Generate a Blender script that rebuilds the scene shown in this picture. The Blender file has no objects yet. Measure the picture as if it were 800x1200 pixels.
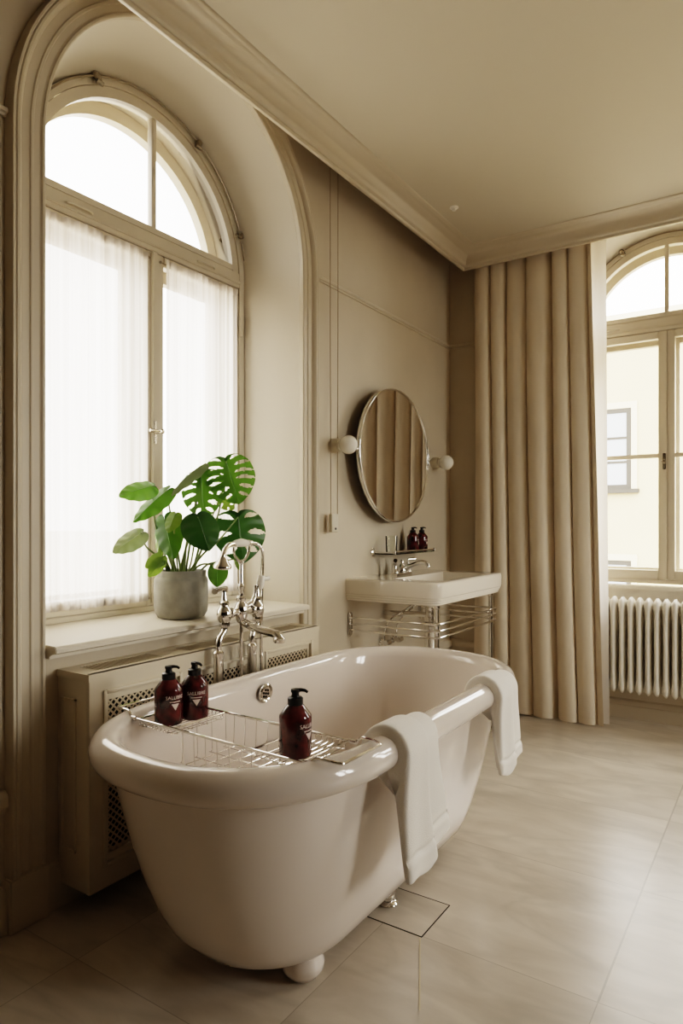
import bpy, bmesh, math, random
from mathutils import Vector, Matrix
R = random.Random(7)
S = bpy.context.scene
C = S.collection
PI = math.pi

# ---------------------------------------------------------------- camera numbers
F, HY, VX, CH = 785.0, 615.0, 920.0, 1.1
YAW = math.atan((VX - 400) / F)
sn, cs = math.sin(YAW), math.cos(YAW)
def ray(px, py):
    u = (px - 400) / F; v = (HY - py) / F
    return Vector((-sn + u * cs, cs + u * sn, v))
def at(px, py, d):
    return Vector((0, 0, CH)) + ray(px, py) * d

# ---------------------------------------------------------------- object helpers
def link(o, parent=None):
    C.objects.link(o)
    if parent is not None: o.parent = parent
    return o
def empty(name, loc=(0, 0, 0), label=None, cat=None, group=None, kind=None):
    o = bpy.data.objects.new(name, None); C.objects.link(o)
    o.empty_display_size = .05
    o.location = loc
    tag(o, label, cat, group, kind)
    return o
def tag(o, label=None, cat=None, group=None, kind=None):
    if label: o['label'] = label
    if cat: o['category'] = cat
    if group: o['group'] = group
    if kind: o['kind'] = kind
    return o
def mk(name, bm, mat, parent=None, smooth=True, angle=35, recalc=True, label=None):
    if recalc: bmesh.ops.recalc_face_normals(bm, faces=bm.faces[:])
    if smooth:
        lim = math.radians(angle)
        for f in bm.faces: f.smooth = True
        for e in bm.edges:
            if len(e.link_faces) == 2 and e.calc_face_angle(0) > lim: e.smooth = False
    me = bpy.data.meshes.new(name); bm.to_mesh(me); bm.free()
    o = bpy.data.objects.new(name, me); C.objects.link(o)
    for m in (mat if isinstance(mat, (list, tuple)) else [mat]): me.materials.append(m)
    if parent is not None:
        o.parent = parent
        o.matrix_parent_inverse = Matrix.Translation(-Vector(parent_world(parent)))
    if label: o['label'] = label
    return o
def parent_world(p):
    v = Vector((0, 0, 0))
    while p is not None:
        if p.type != 'EMPTY': return Vector((0, 0, 0))
        v += p.location
        p = p.parent
    return v
def B(): return bmesh.new()
def box(bm, x0, x1, y0, y1, z0, z1, bev=0.0, seg=2, mi=0):
    vs = [bm.verts.new((x, y, z)) for x in (x0, x1) for y in (y0, y1) for z in (z0, z1)]
    fs = [(0, 1, 3, 2), (4, 6, 7, 5), (0, 4, 5, 1), (2, 3, 7, 6), (0, 2, 6, 4), (1, 5, 7, 3)]
    F_ = [bm.faces.new([vs[i] for i in f]) for f in fs]
    for f in F_: f.material_index = mi
    if bev > 0:
        es = list({e for f in F_ for e in f.edges})
        bmesh.ops.bevel(bm, geom=es, offset=bev, segments=seg, profile=.5, affect='EDGES')
    return bm
def frames(pts, closed=False):
    n = len(pts); T = []
    for i in range(n):
        a = pts[(i - 1) % n] if (closed or i > 0) else pts[i]
        b = pts[(i + 1) % n] if (closed or i < n - 1) else pts[i]
        T.append((b - a).normalized())
    ref = Vector((0, 0, 1)) if abs(T[0].z) < .9 else Vector((1, 0, 0))
    N = (ref - T[0] * ref.dot(T[0])).normalized(); out = []
    for t in T:
        N = (N - t * N.dot(t))
        N = N.normalized() if N.length > 1e-6 else t.orthogonal().normalized()
        out.append((t, N, t.cross(N)))
    return out
def tube(bm, pts, r, seg=10, closed=False, cap=True):
    pts = [Vector(p) for p in pts]; n = len(pts)
    rs = r if isinstance(r, (list, tuple)) else [r] * n
    fr = frames(pts, closed); rings = []
    for p, (t, a, b), q in zip(pts, fr, rs):
        rings.append([bm.verts.new(p + (a * math.cos(2 * PI * k / seg) + b * math.sin(2 * PI * k / seg)) * q) for k in range(seg)])
    m = n if closed else n - 1
    for i in range(m):
        A, D = rings[i], rings[(i + 1) % n]
        for k in range(seg):
            bm.faces.new((A[k], A[(k + 1) % seg], D[(k + 1) % seg], D[k]))
    if cap and not closed:
        bm.faces.new(rings[0][::-1]); bm.faces.new(rings[-1])
    return bm
def lathe(bm, prof, o=(0, 0, 0), axis=(0, 0, 1), seg=28):
    o = Vector(o); ax = Vector(axis).normalized(); a = ax.orthogonal().normalized(); b = ax.cross(a)
    rings = []
    for r, h in prof:
        if r < 1e-6: rings.append([bm.verts.new(o + ax * h)])
        else: rings.append([bm.verts.new(o + ax * h + (a * math.cos(2 * PI * k / seg) + b * math.sin(2 * PI * k / seg)) * r) for k in range(seg)])
    for A, D in zip(rings[:-1], rings[1:]):
        for k in range(seg):
            k2 = (k + 1) % seg
            if len(A) == 1 and len(D) == 1: continue
            if len(A) == 1: bm.faces.new((A[0], D[k], D[k2]))
            elif len(D) == 1: bm.faces.new((A[k], A[k2], D[0]))
            else: bm.faces.new((A[k], A[k2], D[k2], D[k]))
    return bm
def loft(bm, loops, close_loop=True, cap0=False, cap1=False):
    V = [[bm.verts.new(p) for p in L] for L in loops]; n = len(V[0])
    for A, D in zip(V[:-1], V[1:]):
        for k in range(n if close_loop else n - 1):
            k2 = (k + 1) % n
            bm.faces.new((A[k], A[k2], D[k2], D[k]))
    if cap0: bm.faces.new(V[0][::-1])
    if cap1: bm.faces.new(V[-1])
    return V
def spline(pts, n=8, closed=False):
    P = [Vector(p) for p in pts]; m = len(P); out = []
    rng = m if closed else m - 1
    for i in range(rng):
        p0 = P[(i - 1) % m] if (closed or i > 0) else P[i]
        p1 = P[i]; p2 = P[(i + 1) % m]
        p3 = P[(i + 2) % m] if (closed or i + 2 < m) else p2
        for k in range(n):
            t = k / n
            out.append(.5 * ((2 * p1) + (p2 - p0) * t + (2 * p0 - 5 * p1 + 4 * p2 - p3) * t * t + (3 * p1 - p0 - 3 * p2 + p3) * t ** 3))
    if not closed: out.append(P[-1])
    return out
def copy_tree(src, parent=None):
    c = src.copy(); C.objects.link(c)
    if parent is not None: c.parent = parent
    for ch in list(src.children): copy_tree(ch, c)
    return c

# ---------------------------------------------------------------- materials
def lin(c):
    return tuple(((v / 12.92) if v <= .04045 else ((v + .055) / 1.055) ** 2.4) for v in c)
def mat(name, col, rough=.5, metal=0.0, spec=.5, bump=0.0, bscale=60, var=0.0, vscale=4, coat=0.0, trans=0.0, ior=1.45, sheen=0.0):
    m = bpy.data.materials.new(name); m.use_nodes = True
    nt = m.node_tree; b = nt.nodes['Principled BSDF']
    b.inputs['Base Color'].default_value = (*col, 1)
    b.inputs['Roughness'].default_value = rough
    b.inputs['Metallic'].default_value = metal
    b.inputs['Specular IOR Level'].default_value = spec
    b.inputs['IOR'].default_value = ior
    b.inputs['Coat Weight'].default_value = coat
    b.inputs['Coat Roughness'].default_value = .05
    b.inputs['Transmission Weight'].default_value = trans
    b.inputs['Sheen Weight'].default_value = sheen
    tc = nt.nodes.new('ShaderNodeTexCoord')
    if bump > 0:
        n = nt.nodes.new('ShaderNodeTexNoise'); n.inputs['Scale'].default_value = bscale; n.inputs['Detail'].default_value = 4
        bp = nt.nodes.new('ShaderNodeBump'); bp.inputs['Strength'].default_value = bump; bp.inputs['Distance'].default_value = .002
        nt.links.new(tc.outputs['Object'], n.inputs['Vector']); nt.links.new(n.outputs['Fac'], bp.inputs['Height'])
        nt.links.new(bp.outputs['Normal'], b.inputs['Normal'])
    if var > 0:
        n = nt.nodes.new('ShaderNodeTexNoise'); n.inputs['Scale'].default_value = vscale; n.inputs['Detail'].default_value = 3
        r = nt.nodes.new('ShaderNodeValToRGB')
        r.color_ramp.elements[0].position = .3; r.color_ramp.elements[1].position = .7
        r.color_ramp.elements[0].color = (*[c * (1 - var) for c in col], 1)
        r.color_ramp.elements[1].color = (*[min(1, c * (1 + var)) for c in col], 1)
        nt.links.new(tc.outputs['Object'], n.inputs['Vector']); nt.links.new(n.outputs['Fac'], r.inputs['Fac'])
        nt.links.new(r.outputs['Color'], b.inputs['Base Color'])
    return m
WALLC = (.575, .507, .397)
M_wall = mat('wall_paint', WALLC, .55, bump=.12, bscale=90, var=.03)
M_back = mat('low_bounce_wall', (.17, .14, .10), .6, bump=.1, bscale=60)  # unseen walls darkened to cut bounce light in the near left corner
M_trim = mat('trim_paint', (.60, .535, .425), .38, bump=.05, bscale=30)
M_ceil = mat('ceiling_paint', (.62, .57, .47), .6, bump=.08, bscale=70)
M_reveal = mat('reveal_paint', (.73, .675, .575), .5, bump=.06, bscale=60)
M_sash = mat('sash_paint', (.68, .62, .51), .35)
M_cover = mat('cover_paint', (.675, .605, .48), .35, bump=.03, bscale=40)
M_enamel = mat('white_enamel', (.755, .69, .635), .07, spec=.6, coat=.5)
M_ceramic = mat('white_ceramic', (.80, .745, .655), .1, spec=.6, coat=.4)
M_porc = mat('porcelain', (.88, .85, .78), .15)
M_chrome = mat('chrome', (.78, .76, .73), .08, metal=1)
M_nickel = mat('nickel', (.62, .57, .48), .22, metal=1)
M_brass = mat('worn_brass', (.34, .295, .225), .35, metal=1)
M_mirror = mat('mirror_silver', (.84, .82, .78), .02, metal=1)
M_black = mat('black_plastic', (.012, .011, .01), .3)
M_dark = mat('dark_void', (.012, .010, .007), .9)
M_towel = mat('towel_cotton', (.86, .83, .78), .95, bump=.7, bscale=420, spec=.1, sheen=.4)
M_fabric = mat('curtain_fabric', (.73, .645, .525), .9, bump=.35, bscale=500, spec=.1, var=.03)
M_pot = mat('grey_stoneware', (.31, .30, .255), .75, bump=.25, bscale=120, var=.12, vscale=25)
M_soil = mat('soil', (.03, .022, .015), 1, bump=.8, bscale=80)
M_stem = mat('stem_green', (.16, .22, .06), .45)
M_rad = mat('radiator_white', (.83, .80, .73), .3)
M_globe = mat('opal_glass', (.86, .83, .76), .25, spec=.4)
M_cord = mat('cord_cotton', (.42, .34, .24), .8)
M_weight = mat('acorn_white', (.62, .57, .46), .4)
M_print = mat('pale_print', (.72, .60, .55), .6)
M_fac = mat('facade_plaster', (.45, .37, .225), .9, bump=.3, bscale=6, var=.05, vscale=.6)
M_fac2 = mat('facade_moulding', (.52, .45, .31), .8)
M_facglass = mat('facade_window_glass', (.30, .33, .36), .1, spec=.5)  # pale blue base colour paints in the reflected sky
M_facframe = mat('facade_window_frame', (.075, .07, .06), .6, spec=.1)
M_street = mat('street_paving', (.36, .33, .29), .9)
M_frame_ext = mat('outer_sash_paint', (.62, .56, .45), .4)

def leaf_material(name, col, under):
    m = bpy.data.materials.new(name); m.use_nodes = True; nt = m.node_tree
    b = nt.nodes['Principled BSDF']; out = nt.nodes['Material Output']
    b.inputs['Roughness'].default_value = .33
    tc = nt.nodes.new('ShaderNodeTexCoord'); n = nt.nodes.new('ShaderNodeTexNoise'); n.inputs['Scale'].default_value = 14
    r = nt.nodes.new('ShaderNodeValToRGB')
    r.color_ramp.elements[0].color = (*[c * .7 for c in col], 1); r.color_ramp.elements[1].color = (*[c * 1.35 for c in col], 1)
    nt.links.new(tc.outputs['Object'], n.inputs['Vector']); nt.links.new(n.outputs['Fac'], r.inputs['Fac'])
    nt.links.new(r.outputs['Color'], b.inputs['Base Color'])
    t = nt.nodes.new('ShaderNodeBsdfTranslucent'); t.inputs['Color'].default_value = (*under, 1)
    mx = nt.nodes.new('ShaderNodeMixShader'); mx.inputs['Fac'].default_value = .28
    nt.links.new(b.outputs['BSDF'], mx.inputs[1]); nt.links.new(t.outputs['BSDF'], mx.inputs[2])
    nt.links.new(mx.outputs['Shader'], out.inputs['Surface'])
    return m
M_leaf = leaf_material('leaf_green', (.045, .125, .022), (.16, .36, .03))
M_leafd = leaf_material('leaf_dark', (.022, .065, .018), (.05, .14, .02))
M_leafl = leaf_material('leaf_light', (.14, .24, .05), (.32, .5, .06))
M_leafg = leaf_material('leaf_grey', (.20, .245, .14), (.25, .33, .12))

def thin_glass(name, tint=(1, 1, 1), refl=.06):
    m = bpy.data.materials.new(name); m.use_nodes = True; nt = m.node_tree
    for n in list(nt.nodes):
        if n.type != 'OUTPUT_MATERIAL': nt.nodes.remove(n)
    out = nt.nodes['Material Output']
    t = nt.nodes.new('ShaderNodeBsdfTransparent'); t.inputs['Color'].default_value = (*tint, 1)
    g = nt.nodes.new('ShaderNodeBsdfGlossy'); g.inputs['Roughness'].default_value = .02
    fr = nt.nodes.new('ShaderNodeFresnel'); fr.inputs['IOR'].default_value = 1.3
    mx = nt.nodes.new('ShaderNodeMixShader')
    nt.links.new(fr.outputs['Fac'], mx.inputs['Fac'])
    nt.links.new(t.outputs['BSDF'], mx.inputs[1]); nt.links.new(g.outputs['BSDF'], mx.inputs[2])
    nt.links.new(mx.outputs['Shader'], out.inputs['Surface'])
    return m
M_glass = thin_glass('window_glass')
M_tumbler = thin_glass('tumbler_glass', (.97, .975, .955))
M_shelfglass = thin_glass('shelf_glass', (.80, .86, .80))

def bottle_glass():
    m = bpy.data.materials.new('amber_red_glass'); m.use_nodes = True; nt = m.node_tree
    b = nt.nodes['Principled BSDF']
    b.inputs['Base Color'].default_value = (.115, .010, .012, 1)
    b.inputs['Roughness'].default_value = .09
    b.inputs['Coat Weight'].default_value = .4
    tc = nt.nodes.new('ShaderNodeTexCoord'); n = nt.nodes.new('ShaderNodeTexNoise'); n.inputs['Scale'].default_value = 26; n.inputs['Detail'].default_value = 2
    r = nt.nodes.new('ShaderNodeValToRGB'); r.color_ramp.elements[0].position = .38; r.color_ramp.elements[1].position = .66
    r.color_ramp.elements[0].color = (.030, .006, .006, 1); r.color_ramp.elements[1].color = (.13, .018, .020, 1)
    nt.links.new(tc.outputs['Object'], n.inputs['Vector']); nt.links.new(n.outputs['Fac'], r.inputs['Fac']); nt.links.new(r.outputs['Color'], b.inputs['Base Color'])
    return m
M_bottle = bottle_glass()

def sheer_material(name, tl, tp):
    m = bpy.data.materials.new(name); m.use_nodes = True; nt = m.node_tree
    for n in list(nt.nodes):
        if n.type != 'OUTPUT_MATERIAL': nt.nodes.remove(n)
    out = nt.nodes['Material Output']
    d = nt.nodes.new('ShaderNodeBsdfDiffuse'); d.inputs['Color'].default_value = (.86, .82, .77, 1)
    t = nt.nodes.new('ShaderNodeBsdfTranslucent'); t.inputs['Color'].default_value = (.93, .895, .86, 1)
    p = nt.nodes.new('ShaderNodeBsdfTransparent'); p.inputs['Color'].default_value = (1, .98, .95, 1)
    tc = nt.nodes.new('ShaderNodeTexCoord'); mp = nt.nodes.new('ShaderNodeMapping'); mp.inputs['Scale'].default_value = (1, 70, .7)
    nz = nt.nodes.new('ShaderNodeTexNoise'); nz.inputs['Scale'].default_value = 1.0; nz.inputs['Detail'].default_value = 3
    rp = nt.nodes.new('ShaderNodeValToRGB'); rp.color_ramp.elements[0].position = .35; rp.color_ramp.elements[1].position = .62
    rp.color_ramp.elements[0].color = (.70, .665, .63, 1); rp.color_ramp.elements[1].color = (.94, .905, .87, 1)
    nt.links.new(tc.outputs['Object'], mp.inputs[0]); nt.links.new(mp.outputs[0], nz.inputs['Vector']); nt.links.new(nz.outputs['Fac'], rp.inputs['Fac']); nt.links.new(rp.outputs['Color'], t.inputs['Color'])
    a = nt.nodes.new('ShaderNodeMixShader'); a.inputs['Fac'].default_value = tl
    b = nt.nodes.new('ShaderNodeMixShader'); b.inputs['Fac'].default_value = tp
    nt.links.new(d.outputs['BSDF'], a.inputs[1]); nt.links.new(t.outputs['BSDF'], a.inputs[2])
    nt.links.new(a.outputs['Shader'], b.inputs[1]); nt.links.new(p.outputs['BSDF'], b.inputs[2])
    nt.links.new(b.outputs['Shader'], out.inputs['Surface'])
    return m
M_sheer = sheer_material('sheer_voile', .74, .22)
M_lining = sheer_material('lining_cloth', .5, .0)

def node(nt, t, **kw):
    n = nt.nodes.new(t)
    for k, v in kw.items(): setattr(n, k, v)
    return n
def math_(nt, op, a, b=None, clamp=False):
    n = nt.nodes.new('ShaderNodeMath'); n.operation = op; n.use_clamp = clamp
    for i, v in enumerate((a, b)):
        if v is None: continue
        if isinstance(v, (int, float)): n.inputs[i].default_value = v
        else: nt.links.new(v, n.inputs[i])
    return n.outputs[0]
TILE = .567; JX, JY = -.36, 1.612
def marble_material(name, joints=True):
    m = bpy.data.materials.new(name); m.use_nodes = True; nt = m.node_tree; L = nt.links.new
    b = nt.nodes['Principled BSDF']
    tc = node(nt, 'ShaderNodeTexCoord'); sp = node(nt, 'ShaderNodeSeparateXYZ'); L(tc.outputs['Object'], sp.inputs[0])
    far = math_(nt, 'GREATER_THAN', sp.outputs[1], JY)
    gx = math_(nt, 'DIVIDE', math_(nt, 'SUBTRACT', sp.outputs[0], JX), math_(nt, 'MULTIPLY', TILE, math_(nt, 'ADD', 1, far)))
    gy = math_(nt, 'DIVIDE', math_(nt, 'SUBTRACT', sp.outputs[1], JY), TILE)
    ix = math_(nt, 'FLOOR', gx); iy = math_(nt, 'FLOOR', gy)
    cell = node(nt, 'ShaderNodeCombineXYZ'); L(ix, cell.inputs[0]); L(iy, cell.inputs[1])
    wn = node(nt, 'ShaderNodeTexWhiteNoise'); L(cell.outputs[0], wn.inputs['Vector'])
    # per tile offset so that the veins break at the joints
    off = node(nt, 'ShaderNodeVectorMath', operation='SCALE'); L(wn.outputs['Color'], off.inputs[0]); off.inputs['Scale'].default_value = 9 if joints else 0
    add = node(nt, 'ShaderNodeVectorMath', operation='ADD'); L(tc.outputs['Object'], add.inputs[0]); L(off.outputs[0], add.inputs[1])
    rot = node(nt, 'ShaderNodeMapping'); rot.inputs['Rotation'].default_value = (0, 0, math.radians(-62)); rot.inputs['Scale'].default_value = (.9, 2.4, 1)
    L(add.outputs[0], rot.inputs[0])
    n1 = node(nt, 'ShaderNodeTexNoise'); n1.inputs['Scale'].default_value = 1.3; n1.inputs['Detail'].default_value = 4; n1.inputs['Roughness'].default_value = .5; n1.inputs['Distortion'].default_value = .9
    L(rot.outputs[0], n1.inputs['Vector'])
    vein = math_(nt, 'SUBTRACT', 1, math_(nt, 'MULTIPLY', math_(nt, 'ABSOLUTE', math_(nt, 'SUBTRACT', n1.outputs['Fac'], .5)), 22), True)
    n2 = node(nt, 'ShaderNodeTexNoise'); n2.inputs['Scale'].default_value = 4.2; n2.inputs['Detail'].default_value = 7; n2.inputs['Distortion'].default_value = .6; L(rot.outputs[0], n2.inputs['Vector'])
    cr = node(nt, 'ShaderNodeValToRGB'); cr.color_ramp.elements[0].position = .32; cr.color_ramp.elements[1].position = .68
    cr.color_ramp.elements[0].color = (.515, .455, .375, 1); cr.color_ramp.elements[1].color = (.67, .605, .515, 1)
    L(n2.outputs['Fac'], cr.inputs['Fac'])
    mv = node(nt, 'ShaderNodeMixRGB'); mv.inputs[2].default_value = (.40, .365, .30, 1)
    L(math_(nt, 'MULTIPLY', vein, .30), mv.inputs[0]); L(cr.outputs['Color'], mv.inputs[1])
    tv = node(nt, 'ShaderNodeMixRGB', blend_type='MULTIPLY'); tv.inputs[0].default_value = 1
    tr = node(nt, 'ShaderNodeValToRGB'); tr.color_ramp.elements[0].color = (.9, .9, .9, 1); tr.color_ramp.elements[1].color = (1.0, 1.0, 1.0, 1)
    L(wn.outputs['Value'], tr.inputs['Fac']); L(mv.outputs[0], tv.inputs[1]); L(tr.outputs['Color'], tv.inputs[2])
    col = tv.outputs[0]
    b.inputs['Roughness'].default_value = .28
    if joints:
        fx = math_(nt, 'FRACT', gx); fy = math_(nt, 'FRACT', gy)
        w = .0045
        def near(f): return math_(nt, 'LESS_THAN', math_(nt, 'MINIMUM', f, math_(nt, 'SUBTRACT', 1, f)), w / 2)
        j = math_(nt, 'MAXIMUM', near(fx), near(fy))
        mj = node(nt, 'ShaderNodeMixRGB'); mj.inputs[2].default_value = (.25, .215, .16, 1); L(math_(nt, 'MULTIPLY', j, .55), mj.inputs[0]); L(col, mj.inputs[1]); col = mj.outputs[0]
    L(col, b.inputs['Base Color'])
    return m
M_floor = marble_material('marble_tiles')
M_marble = marble_material('marble_plain', False)

def lattice_material():
    """pierced sheet: diamond holes let the dark inside of the cover show"""
    m = bpy.data.materials.new('pierced_lattice'); m.use_nodes = True; nt = m.node_tree; L = nt.links.new
    b = nt.nodes['Principled BSDF']; b.inputs['Base Color'].default_value = (.60, .51, .37, 1); b.inputs['Roughness'].default_value = .45
    tc = node(nt, 'ShaderNodeTexCoord'); sp = node(nt, 'ShaderNodeSeparateXYZ'); L(tc.outputs['Object'], sp.inputs[0])
    k = 46.0
    p = math_(nt, 'FRACT', math_(nt, 'MULTIPLY', math_(nt, 'ADD', sp.outputs[1], sp.outputs[2]), k))
    q = math_(nt, 'FRACT', math_(nt, 'MULTIPLY', math_(nt, 'SUBTRACT', sp.outputs[1], sp.outputs[2]), k))
    h = math_(nt, 'MULTIPLY', math_(nt, 'GREATER_THAN', p, .38), math_(nt, 'GREATER_THAN', q, .38))
    t = node(nt, 'ShaderNodeBsdfTransparent'); mx = node(nt, 'ShaderNodeMixShader')
    L(h, mx.inputs['Fac']); L(b.outputs['BSDF'], mx.inputs[1]); L(t.outputs['BSDF'], mx.inputs[2])
    L(mx.outputs['Shader'], nt.nodes['Material Output'].inputs['Surface'])
    return m
M_lattice = lattice_material()

# ================================================================ ROOM SHELL
WX, WB, WR, WF = -1.76, 3.893, 2.7, -3.8
ZT = 3.06; ZC = 2.715; PC = .265
C1, R1, ZS1 = 1.72, .605, 2.2           # left window opening
C2, R2, ZS2 = -.55, .60, 2.2            # back window opening
C3 = 1.35                               # added back window, out of the frame to the right

def arch_pts(c, r, zs, zb, n=40):
    P = [(c - r, zb)] if zb is not None else []
    for i in range(n + 1):
        a = PI - PI * i / n
        P.append((c + r * math.cos(a), zs + r * math.sin(a)))
    if zb is not None: P.append((c + r, zb))
    return P
def wall_with_arches(bm, a, b, top, M, ops):
    """ops: (centre, radius, spring, bottom) sorted along u; M maps (u, z) to a point"""
    def quad(u0, z0, u1, z1): bm.faces.new([bm.verts.new(M(*p)) for p in ((u0, z0), (u1, z0), (u1, z1), (u0, z1))])
    u = a
    for c, r, zs, zb in ops:
        quad(u, 0, c - r, top)
        if zb > 0: quad(c - r, 0, c + r, zb)
        P = arch_pts(c, r, zs, None)
        for (u0, z0), (u1, z1) in zip(P[:-1], P[1:]):
            bm.faces.new([bm.verts.new(M(*p)) for p in ((u0, z0), (u1, z1), (u1, top), (u0, top))])
        u = c + r
    quad(u, 0, b, top)
def reveal(bm, M3, c, r0, zs0, n0, r1, zs1, n1, zb):
    A = arch_pts(c, r0, zs0, zb); D = arch_pts(c, r1, zs1, zb)
    loft(bm, [[M3(u, n0, z) for u, z in A], [M3(u, n1, z) for u, z in D]], close_loop=False)

ML = lambda u, n, z: Vector((WX - n, u, z))     # left wall: n runs outwards
MB = lambda u, n, z: Vector((u, WB + n, z))     # back wall
bm = B(); wall_with_arches(bm, WF, WB, ZT, lambda u, z: ML(u, 0, z), [(C1, R1, ZS1, .735)])
tag(mk('wall_left', bm, M_wall, smooth=False, recalc=False), 'beige painted wall with the tall arched window', kind='structure')
bm = B(); reveal(bm, ML, C1, R1, ZS1, 0, .537, 2.195, .30, .74)
tag(mk('trim_1', bm, M_reveal), 'pale splayed reveal of the arched window', kind='structure')

bm = B(); wall_with_arches(bm, WX, WR, ZT, lambda u, z: MB(u, 0, z), [(C2, R2, ZS2, 0), (C3, R2, ZS2, 0)])
tag(mk('wall_back', bm, M_wall, smooth=False, recalc=False), 'beige painted end wall behind the curtain', kind='structure')
bm = B()
for c in (C2, C3):
    reveal(bm, MB, c, R2, ZS2, 0, .52, 2.21, .255, .755)
    P = [(c - R2, 0, .755), (c + R2, 0, .755)]
    for s in (-1, 1):      # niche cheeks below the sill
        bm.faces.new([bm.verts.new(MB(c + s * R2, n, z)) for n, z in ((0, 0), (.19, 0), (.19, .755), (0, .755))])
    bm.faces.new([bm.verts.new(MB(c + s, .19, z)) for s, z in ((-R2, 0), (R2, 0), (R2, .74), (-R2, .74))])
tag(mk('trim_2', bm, M_reveal), 'pale reveal and radiator niche of the far window', kind='structure')

MR = lambda u, n, z: Vector((WR + n, u, z))     # right wall, out of the frame
C5 = 2.7  # centre of the added right-wall window
bm = B(); wall_with_arches(bm, WF, WB, ZT, lambda u, z: MR(u, 0, z), [(C5, R2, ZS2, .735)])
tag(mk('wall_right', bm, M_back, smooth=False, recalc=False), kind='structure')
bm = B()
for c in (C5,):
    reveal(bm, MR, c, R2, ZS2, 0, .52, 2.21, .255, .755)
    bm.faces.new([bm.verts.new(MR(u, n, .755)) for u, n in ((c - R2, 0), (c + R2, 0), (c + R2, .3), (c - R2, .3))])
tag(mk('trim_8', bm, M_reveal), kind='structure')
bm = B(); bm.faces.new([bm.verts.new(p) for p in ((WX, WF, 0), (WR, WF, 0), (WR, WF, ZT), (WX, WF, ZT))])
tag(mk('wall_front', bm, M_back, smooth=False), kind='structure')  # unseen wall, set far back and dark to absorb light
bm = B(); bm.faces.new([bm.verts.new(p) for p in ((WX - .2, WF, 0), (WR, WF, 0), (WR, WB + .3, 0), (WX - .2, WB + .3, 0))])
tag(mk('floor', bm, M_floor, smooth=False), 'pale grey veined marble floor tiles', kind='structure')
bm = B()
x0, x1, y0, y1 = WX + PC - .01, WR - PC + .01, WF + PC - .01, WB - PC + .01
bm.faces.new([bm.verts.new(p) for p in ((x0, y0, ZC), (x1, y0, ZC), (x1, y1, ZC), (x0, y1, ZC))])
bm.faces.new([bm.verts.new(p) for p in ((WX, WF, ZT), (WR, WF, ZT), (WR, WB, ZT), (WX, WB, ZT))])
tag(mk('ceiling', bm, M_ceil, smooth=False, recalc=False), 'cream painted ceiling', kind='structure')

# dropped cornice, held off the walls by a narrow gap
def rect_sweep(bm, prof, close=False):
    loops = []
    for p, z in prof:
        loops.append([Vector(q) for q in ((WX + p, WF + p, z), (WR - p, WF + p, z), (WR - p, WB - p, z), (WX + p, WB - p, z))])
    if close: loops.append(loops[0])
    loft(bm, loops)
prof = [(.150, 2.86), (.150, 2.618), (.156, 2.614), (.166, 2.614), (.170, 2.619), (.170, 2.626), (.175, 2.629), (.181, 2.631), (.183, 2.636)]
for i in range(9):
    t = i / 8 * PI / 2
    prof.append((.187 + .050 * (1 - math.cos(t)), 2.640 + .055 * math.sin(t)))
prof += [(.243, 2.697), (.247, 2.702), (.255, 2.703), (.262, 2.708), (.266, 2.7155), (.266, 2.73)]
bm = B(); rect_sweep(bm, prof)
tag(mk('trim_3', bm, M_trim, angle=50), 'coved cornice round the dropped ceiling', kind='structure')

def rail_profile(z, h, d):
    return [(0, z - h / 2), (d * .45, z - h / 2), (d * .6, z - h * .28), (d, z - h * .18), (d, z + h * .2), (d * .8, z + h * .36), (d * .35, z + h / 2), (0, z + h / 2)]
def wall_run(bm, prof, M, u0, u1):
    A = [M(u0, -d, z) for d, z in prof]; D = [M(u1, -d, z) for d, z in prof]
    loft(bm, [A, D], cap0=True, cap1=True)
def mould(name, prof, runs, label=None):
    bm = B()
    for M, a, b in runs: wall_run(bm, prof, M, a, b)
    return tag(mk(name, bm, M_trim, angle=30), label, kind='structure')
OL, OR = C1 - .712, C1 + .712
pr = rail_profile(2.215, .026, .016)
mould('trim_4', pr, [(ML, WF, OL), (ML, OR, WB), (MB, WX, C2 - R2)], 'thin picture rail moulding')
pr = rail_profile(.355, .062, .026)
mould('trim_5', pr, [(ML, WF, OL - .004), (ML, OR + .004, WB), (MB, WX, C2 - R2)], 'rounded dado moulding low on the wall')
bp = [(0, 0), (.020, 0), (.020, .088), (.017, .094), (.017, .104), (.012, .113), (.010, .121), (0, .126)]
mould('baseboard_left', bp, [(ML, WF, OL), (ML, OR, WB)], 'beige skirting board of the window wall')
bp2 = [(0, 0), (.018, 0), (.018, .072), (.012, .076), (.011, .10), (.005, .104), (0, .11)]
bm = B(); wall_run(bm, bp2, MB, WX, C2 - R2)
wall_run(bm, bp2, lambda u, n, z: MB(u, .19 + n, z), C2 - R2, C2 + R2)
wall_run(bm, bp2, MB, C2 + R2, C3 - R2)
tag(mk('baseboard_back', bm, M_trim, angle=30), 'beige skirting board below the radiator', kind='structure')
bm = B(); wall_run(bm, bp, ML, C1 - .605, C1 + .605)
tag(mk('baseboard_left', bm, M_trim, angle=30), 'skirting between the feet of the window casing', kind='structure')

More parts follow.
